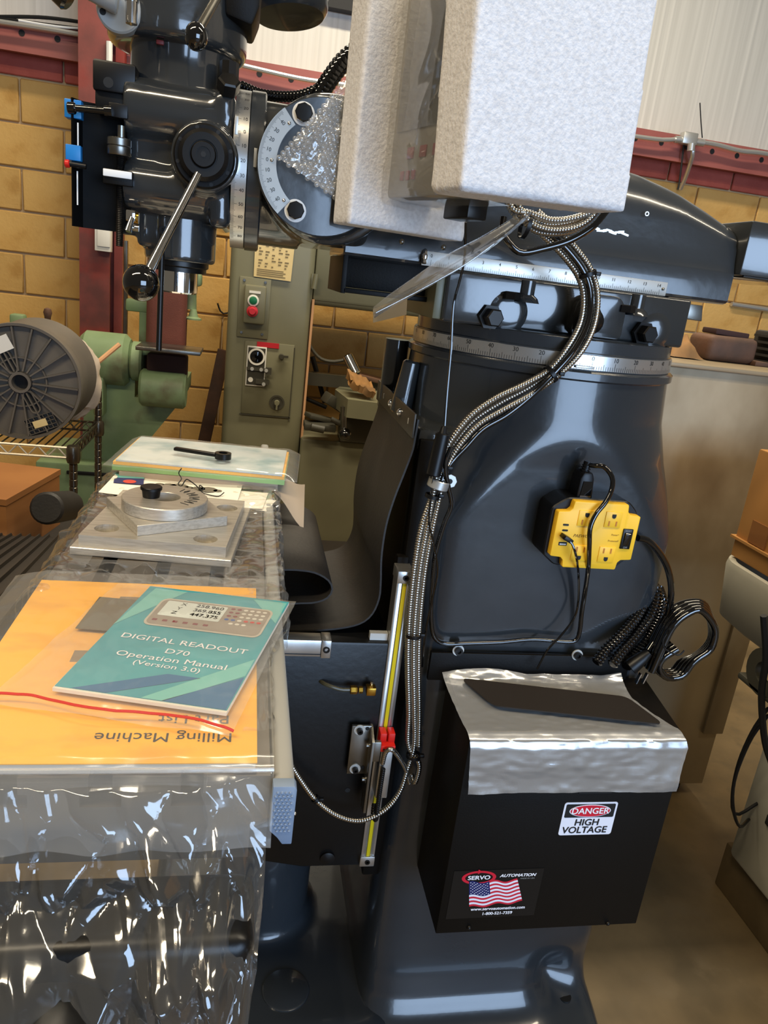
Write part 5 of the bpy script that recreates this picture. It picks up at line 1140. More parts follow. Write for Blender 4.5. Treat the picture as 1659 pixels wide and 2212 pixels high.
rh = thing('reading_head', 'red and black reading head clipped on the vertical scale', 'sensor', (0.233, 0.92, 0.575))
obj('head_body', box(0.2245, 0.2425, 0.902, 0.928, 0.565, 0.648, 0.001), 'aluminium', rh)
rc_ = obj('red_clip', merge(box(0.2225, 0.2445, 0.9, 0.9285, 0.6475, 0.657, 0.0006), box(0.2225, 0.2320, 0.91, 0.928, 0.6565, 0.671, 0.0006), box(0.2348, 0.2445, 0.91, 0.928, 0.6565, 0.671, 0.0006)), 'red_plastic', rh)
for x in (0.2272, 0.2397): obj('clip_screw', disc((x, 0.8995, 0.652), (0, -1, 0), 0.0016, 10), 'steel', rc_)
# oil line with brass fitting
ol = thing('oil_line', 'clear oil tube with brass elbow fitting on the knee side', 'oil line', (0.2016, 0.9200, 0.7306))
bl, br = V((0.1708, 0.9180, 0.7390)), V((0.2084, 0.9180, 0.7396))
def bx_(t): return bl.lerp(br, t)
obj('brass_fitting', merge(lathe(bx_(0), br - bl, [(0.0052, 0), (0.0062, 0.001), (0.0062, 0.009), (0.0045, 0.011)], 6), lathe(bx_(0.32), br - bl, [(0.0035, 0), (0.0052, 0.0005), (0.0052, 0.006), (0.0035, 0.007)], 6), cbox(bx_(0.8), (0.0135, 0.014, 0.012), 0.001)), 'brass', ol)
M('oil_tube', (70, 66, 48), 0.3)
obj('tube', tube([bx_(0.02), (0.1567, 0.9180, 0.7395), (0.1367, 0.9220, 0.7443), (0.1280, 0.9350, 0.7431)], 0.0028, 8, 0.005), 'oil_tube', ol)
obj('nipple', merge(cyl((br.x - 0.007, 0.92, br.z + 0.004), (br.x - 0.007, 0.92, br.z + 0.012), 0.0025, n=10)), 'chrome', ol)

# --- armoured cables
arm_a = [(0.3440, 0.9550, 1.4036), (0.3722, 0.9550, 1.3867), (0.4021, 0.9550, 1.3674), (0.4291, 0.9550, 1.3430), (0.4438, 0.9520, 1.3123), (0.4437, 0.9450, 1.2740), (0.4256, 0.9320, 1.2380), (0.3978, 0.9280, 1.2057), (0.3665, 0.9270, 1.1796), (0.3328, 0.9270, 1.1568), (0.3023, 0.9270, 1.1344), (0.2815, 0.9260, 1.1069), (0.2700, 0.9250, 1.0832), (0.2630, 0.9180, 1.0604), (0.2603, 0.9170, 1.0315), (0.2565, 0.9150, 0.9894), (0.2538, 0.9130, 0.9401), (0.2548, 0.9130, 0.8888), (0.2584, 0.9130, 0.8323), (0.2654, 0.9130, 0.7739), (0.2759, 0.9130, 0.7051), (0.2823, 0.9120, 0.6502)]
arm_b = [(0.3335, 0.9550, 1.3898), (0.3614, 0.9550, 1.3730), (0.3897, 0.9550, 1.3547), (0.4133, 0.9550, 1.3336), (0.4246, 0.9520, 1.3092), (0.4241, 0.9450, 1.2772), (0.4079, 0.9320, 1.2464), (0.3868, 0.9280, 1.2148), (0.3559, 0.9270, 1.1924), (0.3208, 0.9270, 1.1718), (0.2899, 0.9270, 1.1456), (0.2692, 0.9260, 1.1141), (0.2580, 0.9250, 1.0872), (0.2523, 0.9180, 1.0626), (0.2511, 0.9170, 1.0332), (0.2488, 0.9150, 0.9906), (0.2462, 0.9130, 0.9409), (0.2473, 0.9130, 0.8893), (0.2510, 0.9130, 0.8324), (0.2582, 0.9130, 0.7737), (0.2687, 0.9130, 0.7050), (0.2752, 0.9120, 0.6503)]
arm_c = [(0.3401, 0.9630, 1.3955), (0.3682, 0.9630, 1.3784), (0.3972, 0.9630, 1.3594), (0.4220, 0.9630, 1.3370), (0.4343, 0.9600, 1.3102), (0.4337, 0.9530, 1.2760), (0.4167, 0.9400, 1.2434), (0.3942, 0.9360, 1.2107), (0.3635, 0.9350, 1.1860), (0.3292, 0.9350, 1.1637), (0.2984, 0.9350, 1.1388), (0.2778, 0.9340, 1.1089), (0.2661, 0.9330, 1.0834), (0.2579, 0.9200, 1.0610), (0.2503, 0.9190, 1.0328), (0.2416, 0.9170, 0.9911), (0.2389, 0.9150, 0.9410), (0.2399, 0.9150, 0.8888), (0.2435, 0.9150, 0.8315), (0.2506, 0.9150, 0.7723), (0.2610, 0.9150, 0.7036), (0.2673, 0.9140, 0.6490)]
arm_d = [(0.3368, 0.9500, 1.3960), (0.3648, 0.9500, 1.3793), (0.3937, 0.9500, 1.3606), (0.4189, 0.9500, 1.3380), (0.4318, 0.9470, 1.3106), (0.4315, 0.9400, 1.2757), (0.4145, 0.9270, 1.2425), (0.3912, 0.9230, 1.2099), (0.3675, 0.9270, 1.1784), (0.3384, 0.9270, 1.1498), (0.3088, 0.9270, 1.1285), (0.2889, 0.9260, 1.1027), (0.2730, 0.9250, 1.0822), (0.2611, 0.9180, 1.0608), (0.2561, 0.9170, 1.0323)]

acg = 'armoured cables running down the column'
obj('armoured_cable', conduit(arm_a, 0.0043), 'armour', label='armoured steel cable down the column, rightmost strand of the bundle', cat='cable', group=acg)
obj('armoured_cable', conduit(arm_b + [(0.2699, 0.9100, 0.6112), (0.2611, 0.9050, 0.5722), (0.2408, 0.9000, 0.5449), (0.2068, 0.8970, 0.5297), (0.1709, 0.8970, 0.5389), (0.1380, 0.9000, 0.5634), (0.1116, 0.9030, 0.5978), (0.0923, 0.9050, 0.6320), (0.0721, 0.9150, 0.6867), (0.0607, 0.9250, 0.7404)], 0.0043), 'armour', label='armoured steel cable looping below the bundle under the table', cat='cable', group=acg)
obj('armoured_cable', conduit(arm_c + [(0.2867, 0.9100, 0.6192), (0.2862, 0.9150, 0.5823), (0.2815, 0.9250, 0.5897)], 0.0043), 'armour', label='armoured steel cable down the column, leftmost strand of the bundle', cat='cable', group=acg)
obj('black_cable', tube(arm_d, 0.0042, 10, 0.006), 'black_gloss', label='smooth black cable tied along the armoured cables', cat='cable')
obj('armoured_cable', conduit([(0.2283, 0.9000, 0.6271), (0.2300, 0.8950, 0.6514), (0.2387, 0.8930, 0.6560), (0.2537, 0.9000, 0.6349), (0.2667, 0.9080, 0.6111), (0.2775, 0.9150, 0.5824)], 0.0036), 'armour', label='short armoured cable arching from the reading head', cat='cable')
obj('armoured_cable', conduit([(0.2293, 0.8950, 0.6228), (0.2292, 0.8960, 0.5897), (0.2294, 0.8980, 0.5551), (0.2300, 0.9000, 0.5282), (0.2272, 0.9100, 0.5283), (0.2287, 0.9200, 0.5412)], 0.0036), 'black_steel', label='dark armoured cable hanging below the reader bracket', cat='cable')
# coil of armoured cable hanging under the foam
for k in range(5):
    a = 13 * k; y = 0.93 + 0.012 * (k % 3)
    o = V((0.3671, 0.9500, 1.3988)); ex = V((0.4284, 0.9500, 1.4066)) - o; ez = V((0.3568, 0.9500, 1.4509)) - o
    pts = []
    for (px, py) in ((1085 + 6 * k, 420), (1100 + 5 * k, 455), (1130 + 3 * k, 478 + 8 * (k - 2)), (1180, 492 + 7 * (k - 2)), (1230, 486 + 7 * (k - 2)), (1275 - 3 * k, 462 + 5 * (k - 2)), (1300 - 5 * k, 420)):
        q = o + ex * ((px - 1200) / 100) + ez * ((470 - py) / 100); q.y = y; pts.append(q)
    obj('cable_coil', conduit(pts, 0.0043), 'armour', label=['armoured cable coil turn under the foam, topmost', 'armoured cable coil turn under the foam, second from top', 'armoured cable coil turn under the foam, middle', 'armoured cable coil turn under the foam, fourth from top', 'armoured cable coil turn under the foam, lowest'][k], cat='cable', group='coiled armoured cable under the foam')
obj('black_cable', tube([(0.4214, 0.9250, 1.4124), (0.4051, 0.9200, 1.3913), (0.3777, 0.9180, 1.3717), (0.3440, 0.9180, 1.3579), (0.3182, 0.9180, 1.3510), (0.3025, 0.9200, 1.3598), (0.2931, 0.9250, 1.3721), (0.2937, 0.9300, 1.3883)], 0.0045, 10, 0.006), 'black_gloss', label='smooth black cable drooping below the armoured coil', cat='cable')
# ties, clamp
def tie(name, c, ax, r, lab):
    t = thing(name, lab, 'cable tie', c, 'black cable ties')
    x, y, z = frame_of(ax)
    obj('strap', ring(V(c) - V(ax).normalized() * 0.0025, ax, r - 0.0012, r, 0.005, 20), 'black_plastic', t)
    obj('tie_head', cbox(V(c) + V((r + 0.001, -0.003, 0.002)), (0.007, 0.006, 0.005), 0.0008), 'black_plastic', t)
for px, nm, r in ((0, 'round the cable bundle over the ruler', 0.0125), (1, 'round the cable bundle below the turret scale', 0.0125), (2, 'where the bundle reaches the column clamp', 0.010), (3, 'just below the column clamp', 0.010), (4, 'half way down the bundle beside the vertical scale', 0.011), (5, 'at the bottom of the bundle beside the cabinet', 0.011), (6, 'on the loop below the table', 0.0065), (7, 'round the coil under the foam', 0.017)):
    c = [(0.4242, 0.9530, 1.3374), (0.3890, 0.9270, 1.2083), (0.2582, 0.9200, 1.0725), (0.2505, 0.9160, 1.0348), (0.2508, 0.9130, 0.8310), (0.2765, 0.9110, 0.6332), (0.1357, 0.9000, 0.5667), (0.3268, 0.9420, 1.3846)][px]
    ax = [(0.5, 0, -1), (-1, 0, -0.9), (-0.25, 0, -1), (-0.15, 0, -1), (0, 0, 1), (0, 0, 1), (-1, 0, 0.9), (1, 0, -0.15)][px]
    tie('cable_tie', c, ax, r, 'black cable tie ' + nm)
cl = thing('cable_clamp', 'zinc cable clamp screwed on the column edge', 'clamp', (0.2566, 0.9200, 1.0481))
obj('clamp_band', lathe((0.2579, 0.9180, 1.0578), (-0.2, 0, -1), [(0.0135, 0), (0.0145, 0.001), (0.0145, 0.011), (0.0135, 0.012)], 24, cap=False), 'galv', cl)
p = (0.2749, 0.9250, 1.0538)
obj('clamp_tab', merge(lathe((p[0], 0.929, p[2]), (0, -1, 0), [(0.0095, 0), (0.0095, 0.002)], 8), box(p[0] - 0.018, p[0] - 0.005, 0.924, 0.928, p[2] - 0.006, p[2] + 0.006)), 'galv', cl, smooth=False)
obj('clamp_screw', disc((p[0], 0.9267, p[2]), (0, -1, 0), 0.0036, 14), 'ink', cl)
# thin cord with ferrite
fcb = thing('sensor_cord', 'thin black cord with a cylindrical ferrite hanging before the turret', 'cord', (0.2498, 0.9100, 1.0569))
obj('cord', tube([(0.2394, 0.9000, 1.3746), (0.2494, 0.9200, 1.3347), (0.2498, 0.9300, 1.3075), (0.2482, 0.9350, 1.2793), (0.2531, 0.9350, 1.2225), (0.2551, 0.9320, 1.1697), (0.2563, 0.9250, 1.1285)], 0.0016, 8, 0.006), 'black_gloss', fcb)
obj('ferrite', merge(cyl((0.2525, 0.9150, 1.1205), (0.2462, 0.9100, 1.0642), 0.0095, n=18, bev=0.0015), cyl((0.2539, 0.9180, 1.1286), (0.2529, 0.9160, 1.1191), 0.004, 0.006, n=12)), 'black_plastic', fcb)
obj('lower_cord', tube([(0.2462, 0.9100, 1.0642), (0.2471, 0.9100, 1.0313), (0.2483, 0.9050, 1.0006), (0.2599, 0.9050, 0.9684), (0.2702, 0.9070, 0.9310), (0.2699, 0.9100, 0.8916), (0.2678, 0.9120, 0.8480), (0.2698, 0.9180, 0.8084), (0.2739, 0.9250, 0.7746)], 0.0015, 8, 0.006), 'black_gloss', fcb)
# corrugated hose behind the head
obj('corrugated_hose', conduit([(-0.0340, 1.2200, 1.5393), (-0.0007, 1.2000, 1.5291), (0.0437, 1.1700, 1.5284), (0.0736, 1.1500, 1.5382)], 0.0075, 0.0056, 0.2, 14), 'black_gloss', label='thin black corrugated hose behind the milling head', cat='hose')
obj('corrugated_hose', conduit([(0.0737, 1.1400, 1.5289), (0.0859, 1.1200, 1.5475), (0.1004, 1.1000, 1.5660), (0.1233, 1.0800, 1.5835)], 0.0125, 0.0068, 0.2, 16), 'black_gloss', label='thick black corrugated hose rising behind the bubble wrap', cat='hose')


# ------------------------------------------------------------------ things lying on the mill table
M('cover_yellow', (250, 182, 24), 0.5, c2=(226, 160, 24), ns=12, lo=0.5, hi=0.72, stretch=(1, 2.2, 1))
M('pages', (226, 220, 206), 0.8)
M('teal', (52, 146, 160), 0.4, c2=(62, 160, 170), ns=10)
M('teal_light', (112, 186, 180), 0.4)
M('teal_deep', (28, 100, 148), 0.4)
M('device_grey', (150, 138, 126), 0.5)
M('device_rim', (190, 182, 168), 0.5)
M('lcd', (206, 212, 206), 0.4)
M('maroon', (124, 48, 58), 0.5)
M('key_blue', (50, 90, 160), 0.5)
M('key_red', (196, 60, 50), 0.5)
M('key_pale', (214, 208, 196), 0.5)
M('dark_card', (104, 96, 82), 0.6)
M('booklet_green', (150, 186, 120), 0.6)
M('booklet_white', (206, 214, 214), 0.45, c2=(130, 164, 172), ns=14, lo=0.45, hi=0.7)
M('paper', (236, 230, 216), 0.75)
M('tan_paper', (176, 158, 136), 0.75)
M('marker', (24, 24, 24), 0.7)
ZT = 0.9505
# --- yellow milling-machine manual in its bag
ym = thing('manual', 'thick yellow Milling Machine manual lying at the table end', 'manual', (-0.088, 0.615, ZT))
obj('page_block', box(-0.199, 0.023, 0.462, 0.769, ZT, ZT + 0.0055), 'pages', ym, smooth=False)
yc = obj('front_cover', box(-0.2, 0.024, 0.461, 0.770, ZT + 0.0055, ZT + 0.0063), 'cover_yellow', ym, smooth=False)
tz = ZT + 0.0066
t = (-0.0454, 0.4918, 0.9570); obj('title_word', text('Milling Machine', 0.0162, (t[0] + 0.001, t[1], tz), (-1, 0, 0), (0, -1, 0)), 'ink', yc, smooth=False)
t = (-0.0243, 0.5155, 0.9570); obj('subtitle_word', text('Part List', 0.0162, (t[0], t[1], tz), (-1, 0, 0), (0, -1, 0)), 'ink', yc, smooth=False)
M('print_dark', (120, 92, 44), 0.6)
obj('machine_picture', merge(box(-0.115, -0.04, 0.655, 0.735, tz - 0.0002, tz), box(-0.135, -0.03, 0.60, 0.62, tz - 0.0002, tz), box(-0.095, -0.07, 0.615, 0.66, tz - 0.0002, tz)), 'print_dark', yc, smooth=False, label='dark picture of a machine')
def bagtop(u, v):
    x = -0.232 + 0.268 * u; y = 0.792 - 0.338 * v
    z = ZT + 0.0078 + 0.0012 * abs(nz(x * 40, y * 40)) + 0.0015 * nz(x * 14, y * 14, 3)
    z = max(z, ZT + 0.0072)
    if x < -0.2: z -= (-0.2 - x) * 0.25
    if v > 0.985: z -= 0.002
    return (x, y, z)
def bagflap(u, v):
    x = -0.232 + 0.268 * u; y = 0.454 - 0.028 * sin(v * pi * 0.5) + 0.004 * nz(x * 30, v * 3); z = ZT + 0.0058 - 0.045 * v + 0.004 * nz(x * 22, v * 4, 7) * v
    return (x, y, z)
yb = thing('document_bag', 'clear plastic bag around the yellow manual', 'plastic bag', (-0.098, 0.61, ZT))
obj('bag_face', grid(bagtop, 60, 70), 'bag', yb)
obj('bag_flap', grid(bagflap, 60, 10), 'bag', yb)
obj('bag_seam', merge(tube([(-0.232, 0.4535, ZT + 0.006), (-0.1, 0.4535, ZT + 0.0058), (0.036, 0.4535, ZT + 0.006)], 0.0018, 8, 0.01)), 'bag_milky', yb)
# --- zip bag with the readout manual
def zipf(u, v):
    tl, tr_, br_, bl_ = V((-0.121, 0.757, 0)), V((0.066, 0.729, 0)), V((0.004, 0.484, 0)), V((-0.180, 0.528, 0))
    p = tl.lerp(tr_, u).lerp(bl_.lerp(br_, u), v)
    z = ZT + 0.0152 + 0.0022 * nz(p.x * 26, p.y * 26, 5) + 0.0012 * abs(nz(p.x * 70, p.y * 50, 9))
    e = min(u, 1 - u, v, 1 - v); z = max(z, ZT + 0.0146) if e > 0.06 else z - (0.06 - e) * 0.05
    return (p.x, p.y, z)
zb = thing('zip_bag', 'clear zip bag with red closure holding the teal manual', 'plastic bag', (-0.06, 0.62, ZT + 0.009))
obj('bag_film', grid(zipf, 50, 60), 'bag', zb)
zl = []
for i in range(30):
    u = i / 29; q = V(zipf(u, 0.965)); zl.append(q + V((0, 0.0035 * sin(u * 11), 0.0016)))
obj('zip_strip', tube(zl, 0.0011, 6, 0.004), 'key_red', zb, label='red zip line')
obj('loose_card', mv(box(-0.04, 0.032, -0.035, 0.035, ZT + 0.0098, ZT + 0.0104), (-0.098, 0.685, 0), (0, 0, -0.12), None), 'dark_card', label='grey-brown card inside the zip bag behind the teal manual', cat='card', smooth=False)
# teal booklet
B0, B1, B2, B3 = V((-0.136, 0.547, 0)), V((0.000, 0.514, 0)), V((0.058, 0.721, 0)), V((-0.087, 0.748, 0))
def bk(u, v, z): 
    p = B0.lerp(B1, u).lerp(B3.lerp(B2, u), v); return (p.x, p.y, z)
def bkpoly(pts, z, dz=0.0):
    n = len(pts); vs = [bk(u, v, z) for u, v in pts]
    if dz == 0: return vs, [tuple(range(n))]
    return vs + [bk(u, v, z - dz) for u, v in pts], [tuple(range(n)), tuple(range(2 * n - 1, n - 1, -1))] + [(i, (i + 1) % n, n + (i + 1) % n, n + i) for i in range(n)]
tm = thing('manual', 'teal Digital Readout operation manual inside the zip bag', 'manual', (-0.04, 0.63, ZT + 0.0104))
zc = ZT + 0.0138
obj('page_block', bkpoly([(0, 0), (1, 0), (1, 1), (0, 1)], zc - 0.0005, 0.003), 'pages', tm, smooth=False)
tc_ = obj('front_cover', bkpoly([(0.004, 0.012), (0.996, 0.012), (1, 1), (0, 1)], zc, 0.0004), 'teal', tm, smooth=False)
obj('cover_shape', bkpoly([(0.62, 0.012), (0.99, 0.012), (0.99, 0.25)], zc + 0.0003), 'teal_deep', tc_, smooth=False)
obj('cover_shape', bkpoly([(0.50, 0.012), (0.63, 0.012), (0.99, 0.26), (0.99, 0.40)], zc + 0.0003), 'teal_light', tc_, smooth=False)
obj('cover_shape', bkpoly([(0.10, 0.012), (0.30, 0.012), (0.75, 0.20), (0.55, 0.20)], zc + 0.0003), 'teal_deep', tc_, smooth=False)
obj('cover_shape', bkpoly([(0.0, 0.55), (0.28, 0.98), (0.05, 0.98)], zc + 0.0003), 'teal_light', tc_, smooth=False)
obj('cover_shape', bkpoly([(0.75, 0.98), (0.99, 0.98), (0.99, 0.75)], zc + 0.0003), 'teal_light', tc_, smooth=False)
bx0 = (B1 - B0).normalized(); by0 = (B3 - B0).normalized(); 
def rr_uv(u0, u1, v0, v1, r=0.03):
    return rrect(u0, u1, v0, v1, r, 4)
dv = obj('device_picture', bkpoly(rr_uv(0.16, 0.94, 0.585, 0.88, 0.05), zc + 0.0005), 'device_rim', tc_, smooth=False)
obj('device_panel', bkpoly(rr_uv(0.175, 0.925, 0.598, 0.867, 0.04), zc + 0.0007), 'device_grey', tc_, smooth=False)
obj('device_screen', bkpoly(rr_uv(0.21, 0.625, 0.69, 0.852, 0.01), zc + 0.0009), 'lcd', tc_, smooth=False)
for i, (a_, n_) in enumerate((('X', '258.960'), ('Y', '369.855'), ('Z', '447.375'))):
    v = 0.826 - i * 0.048
    obj('readout_letter', text(a_, 0.0088, bk(0.33 - 0.012 * i, v, zc + 0.0011), bx0, by0, bold=0.01), 'ink', tc_, smooth=False)
    obj('readout_digits', text(n_, 0.0092, bk(0.51, v, zc + 0.0011), bx0, by0, bold=0.02, wide=0.95), 'ink', tc_, smooth=False)
for i in range(6):
    obj('picture_key', bkpoly(rr_uv(0.205 + i * 0.068, 0.238 + i * 0.068, 0.632, 0.652, 0.004), zc + 0.0009), 'maroon', tc_, smooth=False)
for r_ in range(5):
    for c_ in range(6):
        col = 'maroon' if c_ < 2 and r_ < 3 else 'key_blue' if (r_ == 3 and c_ < 2) else 'key_red' if (r_ == 3 and c_ > 2) else 'key_pale'
        if r_ == 4 and c_ not in (1, 2, 3): continue
        u = 0.665 + c_ * 0.044; v = 0.84 - r_ * 0.038
        obj('picture_key', bkpoly([(u + 0.016 * cos(2 * pi * k / 10), v + 0.010 * sin(2 * pi * k / 10)) for k in range(10)], zc + 0.0009), col, tc_, smooth=False)
for s_, sz, v, w in (('DIGITAL READOUT', 0.0125, 0.455, 1.08), ('D70', 0.0118, 0.372, 1.1), ('Operation Manual', 0.0122, 0.305, 1.1), ('(Version 3.0)', 0.0102, 0.252, 1.1)):
    obj('cover_words', text(s_, sz, bk(0.515, v, zc + 0.0006), bx0, by0, bold=0.008, wide=w), 'white_print', tc_, smooth=False)

# --- aluminium fixture plates
def keyed(outer, holes):
    """one polygon with keyhole slits to each hole (outer counter-clockwise)"""
    poly = list(outer)
    for (hx, hy, hr) in holes:
        loop = [(hx + hr * cos(-2 * pi * k / 28), hy + hr * sin(-2 * pi * k / 28)) for k in range(28)]
        bi, bj, bd = 0, 0, 1e9
        for i, p in enumerate(poly):
            for j, q in enumerate(loop):
                d = (p[0] - q[0]) ** 2 + (p[1] - q[1]) ** 2
                if d < bd: bd, bi, bj = d, i, j
        poly = poly[:bi + 1] + loop[bj:] + loop[:bj + 1] + poly[bi:]
    return poly
def rotp(pts, c, a): return [(c[0] + x * cos(a) - y * sin(a), c[1] + x * sin(a) + y * cos(a)) for x, y in pts]
a = rad(-6)
c0 = (-0.088, 0.955)
obj('fixture_plate', prism(rotp([(-0.094, -0.105), (0.094, -0.105), (0.094, 0.105), (-0.094, 0.105)], c0, a), 'Z', ZT, ZT + 0.0095, 0.0008, 1), 'alu_plate', label='thin aluminium base plate at the bottom of the fixture stack', cat='plate', smooth=False)
holes = [(-0.062, -0.067, 0.0145), (0.058, -0.074, 0.0145), (0.066, 0.055, 0.0145)]
holes = rotp([(h_[0], h_[1]) for h_ in holes], c0, a)
outer = rotp([(-0.086, -0.097), (0.086, -0.097), (0.086, 0.095), (-0.086, 0.095)], c0, a)
obj('fixture_plate', prism(keyed(outer, [(h_[0], h_[1], 0.0145) for h_ in holes]), 'Z', ZT + 0.0096, ZT + 0.0225), 'alu_plate', label='thicker aluminium plate with round holes on the thin base plate', cat='plate', smooth=False)
tri = [(-0.118, 0.872), (-0.014, 0.928), (-0.060, 1.034), (-0.172, 0.978)]
obj('fixture_plate', prism(tri, 'Z', ZT + 0.0226, ZT + 0.036, 0.0006, 1), 'alu_plate', label='turned square aluminium plate under the bored disc', cat='plate', smooth=False)
rc0 = V((-0.094, 0.945, ZT + 0.0361))
obj('bored_disc', lathe(rc0, (0, 0, 1), [(0.019, 0.0), (0.0525, 0.0), (0.0535, 0.001), (0.0535, 0.0145), (0.0525, 0.0155), (0.0195, 0.0155), (0.019, 0.015), (0.019, 0.0)], 80, cap=False), 'alu_plate', label='round aluminium disc with a bored centre and marker writing', cat='disc')
RNG = random.Random(3); mk = []
for i in range(9):
    t = rad(58 - i * 13); rr_ = 0.037; o = V((rc0.x + rr_ * cos(t), rc0.y + rr_ * sin(t), rc0.z + 0.0157))
    d = V((cos(t), sin(t), 0)); s = V((-sin(t), cos(t), 0)); pts = [o + d * RNG.uniform(-0.008, 0.008) + s * RNG.uniform(-0.003, 0.003) for k in range(3)]
    pts = [o - d * 0.007, o + d * 0.006 + s * 0.002] + ([o + s * 0.004 - d * 0.003] if i % 2 else [])
    mk.append(tube(pts, 0.0005, 4, 0.004))
bd = bpy.data.objects['bored_disc']
obj('marker_writing', merge(*mk), 'marker', bd, kind='stuff')
pg = V((rc0.x - 0.017, rc0.y - 0.004, rc0.z + 0.0157))
obj('rubber_plug', lathe(pg, (0, 0, 1), [(0.0105, 0), (0.0118, 0.010), (0.0135, 0.0102), (0.0135, 0.013), (0.0125, 0.014)], 32), 'black_plastic', label='black rubber plug standing on the bored disc', cat='plug')
# --- papers and manuals at the far end
def leaf(x0, y0, w, h, rot, z, curl, seed, name='paper', thick=0.0004):
    def f(u, v):
        x, y = (u - 0.5) * w, (v - 0.5) * h
        zz_ = z + curl * (abs(u - 0.5) * 2) ** 3 + 0.001 * nz(u * 3, v * 3, seed)
        return (x0 + x * cos(rot) - y * sin(rot), y0 + x * sin(rot) + y * cos(rot), zz_)
    return grid(f, 14, 10, thick)
p1 = obj('paper_sheet', leaf(-0.10, 1.135, 0.20, 0.10, rad(-4), 0.9545, 0.002, 1), 'paper', label='white leaflet with photographs in front of the manual stack', cat='paper')
obj('photo_print', merge(([(-0.1976, 1.2040, 0.9565), (-0.1517, 1.2021, 0.9565), (-0.1505, 1.1776, 0.9565), (-0.1948, 1.1744, 0.9565)], [(0, 1, 2, 3)])), 'teal_light', p1, smooth=False)
obj('photo_print', merge(([(-0.1948, 1.1744, 0.9565), (-0.1505, 1.1776, 0.9565), (-0.1468, 1.1443, 0.9565), (-0.1910, 1.1439, 0.9565)], [(0, 1, 2, 3)])), 'navy', p1, smooth=False)
obj('photo_print', merge(disc((-0.1690, 1.1553, 0.9570), (0, 0, 1), 0.010, 12)), 'key_red', p1, smooth=False)
p2 = obj('paper_sheet', leaf(-0.045, 1.118, 0.17, 0.085, rad(-7), 0.9535, 0.001, 2), 'paper', label='white leaflet with drawings lying right of the photo leaflet', cat='paper')
gs = []
for i in range(7):
    p = V((-0.1238, 1.1542, 0.9560)).lerp(V((-0.0346, 1.1392, 0.9560)), i / 6.0); gs.append(disc(p, (0, 0, 1), 0.007 + 0.004 * (i % 3), 10))
obj('drawing_print', merge(*gs), 'dark_card', p2, smooth=False, kind='stuff')
obj('paper_sheet', leaf(0.0, 1.105, 0.10, 0.06, rad(-16), 0.952, 0.0, 3), 'paper', label='blank white paper corner under the leaflets', cat='paper')
obj('wire_clip', tube([(-0.0914, 1.1500, 0.9850), (-0.0960, 1.1580, 0.9750), (-0.0905, 1.1450, 0.9700), (-0.0941, 1.1329, 0.9650), (-0.0890, 1.1316, 0.9620), (-0.0827, 1.1346, 0.9720), (-0.0767, 1.1502, 0.9650), (-0.0669, 1.1437, 0.9600), (-0.0578, 1.1256, 0.9570), (-0.0632, 1.1395, 0.9630), (-0.0554, 1.1269, 0.9620), (-0.0574, 1.1174, 0.9580), (-0.0333, 1.1098, 0.9560), (-0.0241, 1.1183, 0.9600)], 0.0009, 6, 0.003), 'ink', label='bent black wire clip lying on the leaflets', cat='clip')
st_ = [(-0.065, 1.245)]
def stackbox(w, h, z0, z1, rot, c): return prism(rotp([(-w / 2, -h / 2), (w / 2, -h / 2), (w / 2, h / 2), (-w / 2, h / 2)], c, rot), 'Z', z0, z1)
sc0 = (-0.058, 1.268)
obj('cardboard_pad', stackbox(0.25, 0.19, 0.951, 0.9635, rad(-3), (-0.06, 1.275)), 'tan_paper', label='tan paper pad under the manual stack', cat='pad', smooth=False)
obj('manual', stackbox(0.272, 0.178, 0.9640, 0.9725, rad(-5), sc0), 'booklet_green', label='green-edged manual at the bottom of the far stack', cat='manual', smooth=False)
obj('manual', stackbox(0.270, 0.176, 0.9728, 0.9775, rad(-5), sc0), 'cover_yellow', label='yellow manual in the middle of the far stack', cat='manual', smooth=False)
obj('manual', stackbox(0.262, 0.173, 0.9778, 0.9805, rad(-5), sc0), 'booklet_white', label='white and blue booklet on top of the far stack', cat='manual', smooth=False)
def fb(u, v):
    x, y = (u - 0.5) * 0.305, (v - 0.5) * 0.195; a_ = rad(-5); e = min(u, 1 - u, v, 1 - v)
    return (sc0[0] + 0.004 + x * cos(a_) - y * sin(a_), sc0[1] + x * sin(a_) + y * cos(a_), 0.9832 + 0.0016 * nz(u * 7, v * 6, 4) - max(0, 0.06 - e) * 0.18 + 0.0022 * abs(nz(u * 16, v * 14, 8)) * (1 if u > 0.7 else 0.4))
obj('document_bag', grid(fb, 44, 34), 'bag_milky' if False else 'bag', label='clear plastic bag around the far stack of manuals', cat='plastic bag')
w0, w1 = V((-0.1115, 1.2551, 0.9900)), V((-0.0313, 1.2285, 0.9900)); dw = (w1 - w0).normalized()
wr = thing('wrench', 'dark steel box wrench lying on the far manual stack', 'wrench', w0.lerp(w1, 0.5))
obj('shank', merge(cbox(w0.lerp(w1, 0.45), ((w1 - w0).length * 0.92, 0.0105, 0.006), 0.002, (0, 0, math.atan2(dw.y, dw.x)))), 'black_steel', wr)
obj('ring_end', ring((w1.x, w1.y, 0.9855), (0, 0, 1), 0.0075, 0.0135, 0.010, 24), 'black_steel', wr)
def flapf(u, v):
    p = V((0.055 + 0.05 * u, 1.17 - 0.03 * u + 0.05 * (1 - v), 0.962 - 0.05 * v * (0.25 + u) + 0.003 * sin(u * 6)))
    return p
obj('paper_flap', grid(flapf, 8, 8, 0.0004), 'tan_paper', label='tan paper corner drooping over the table edge below the stack', cat='paper')

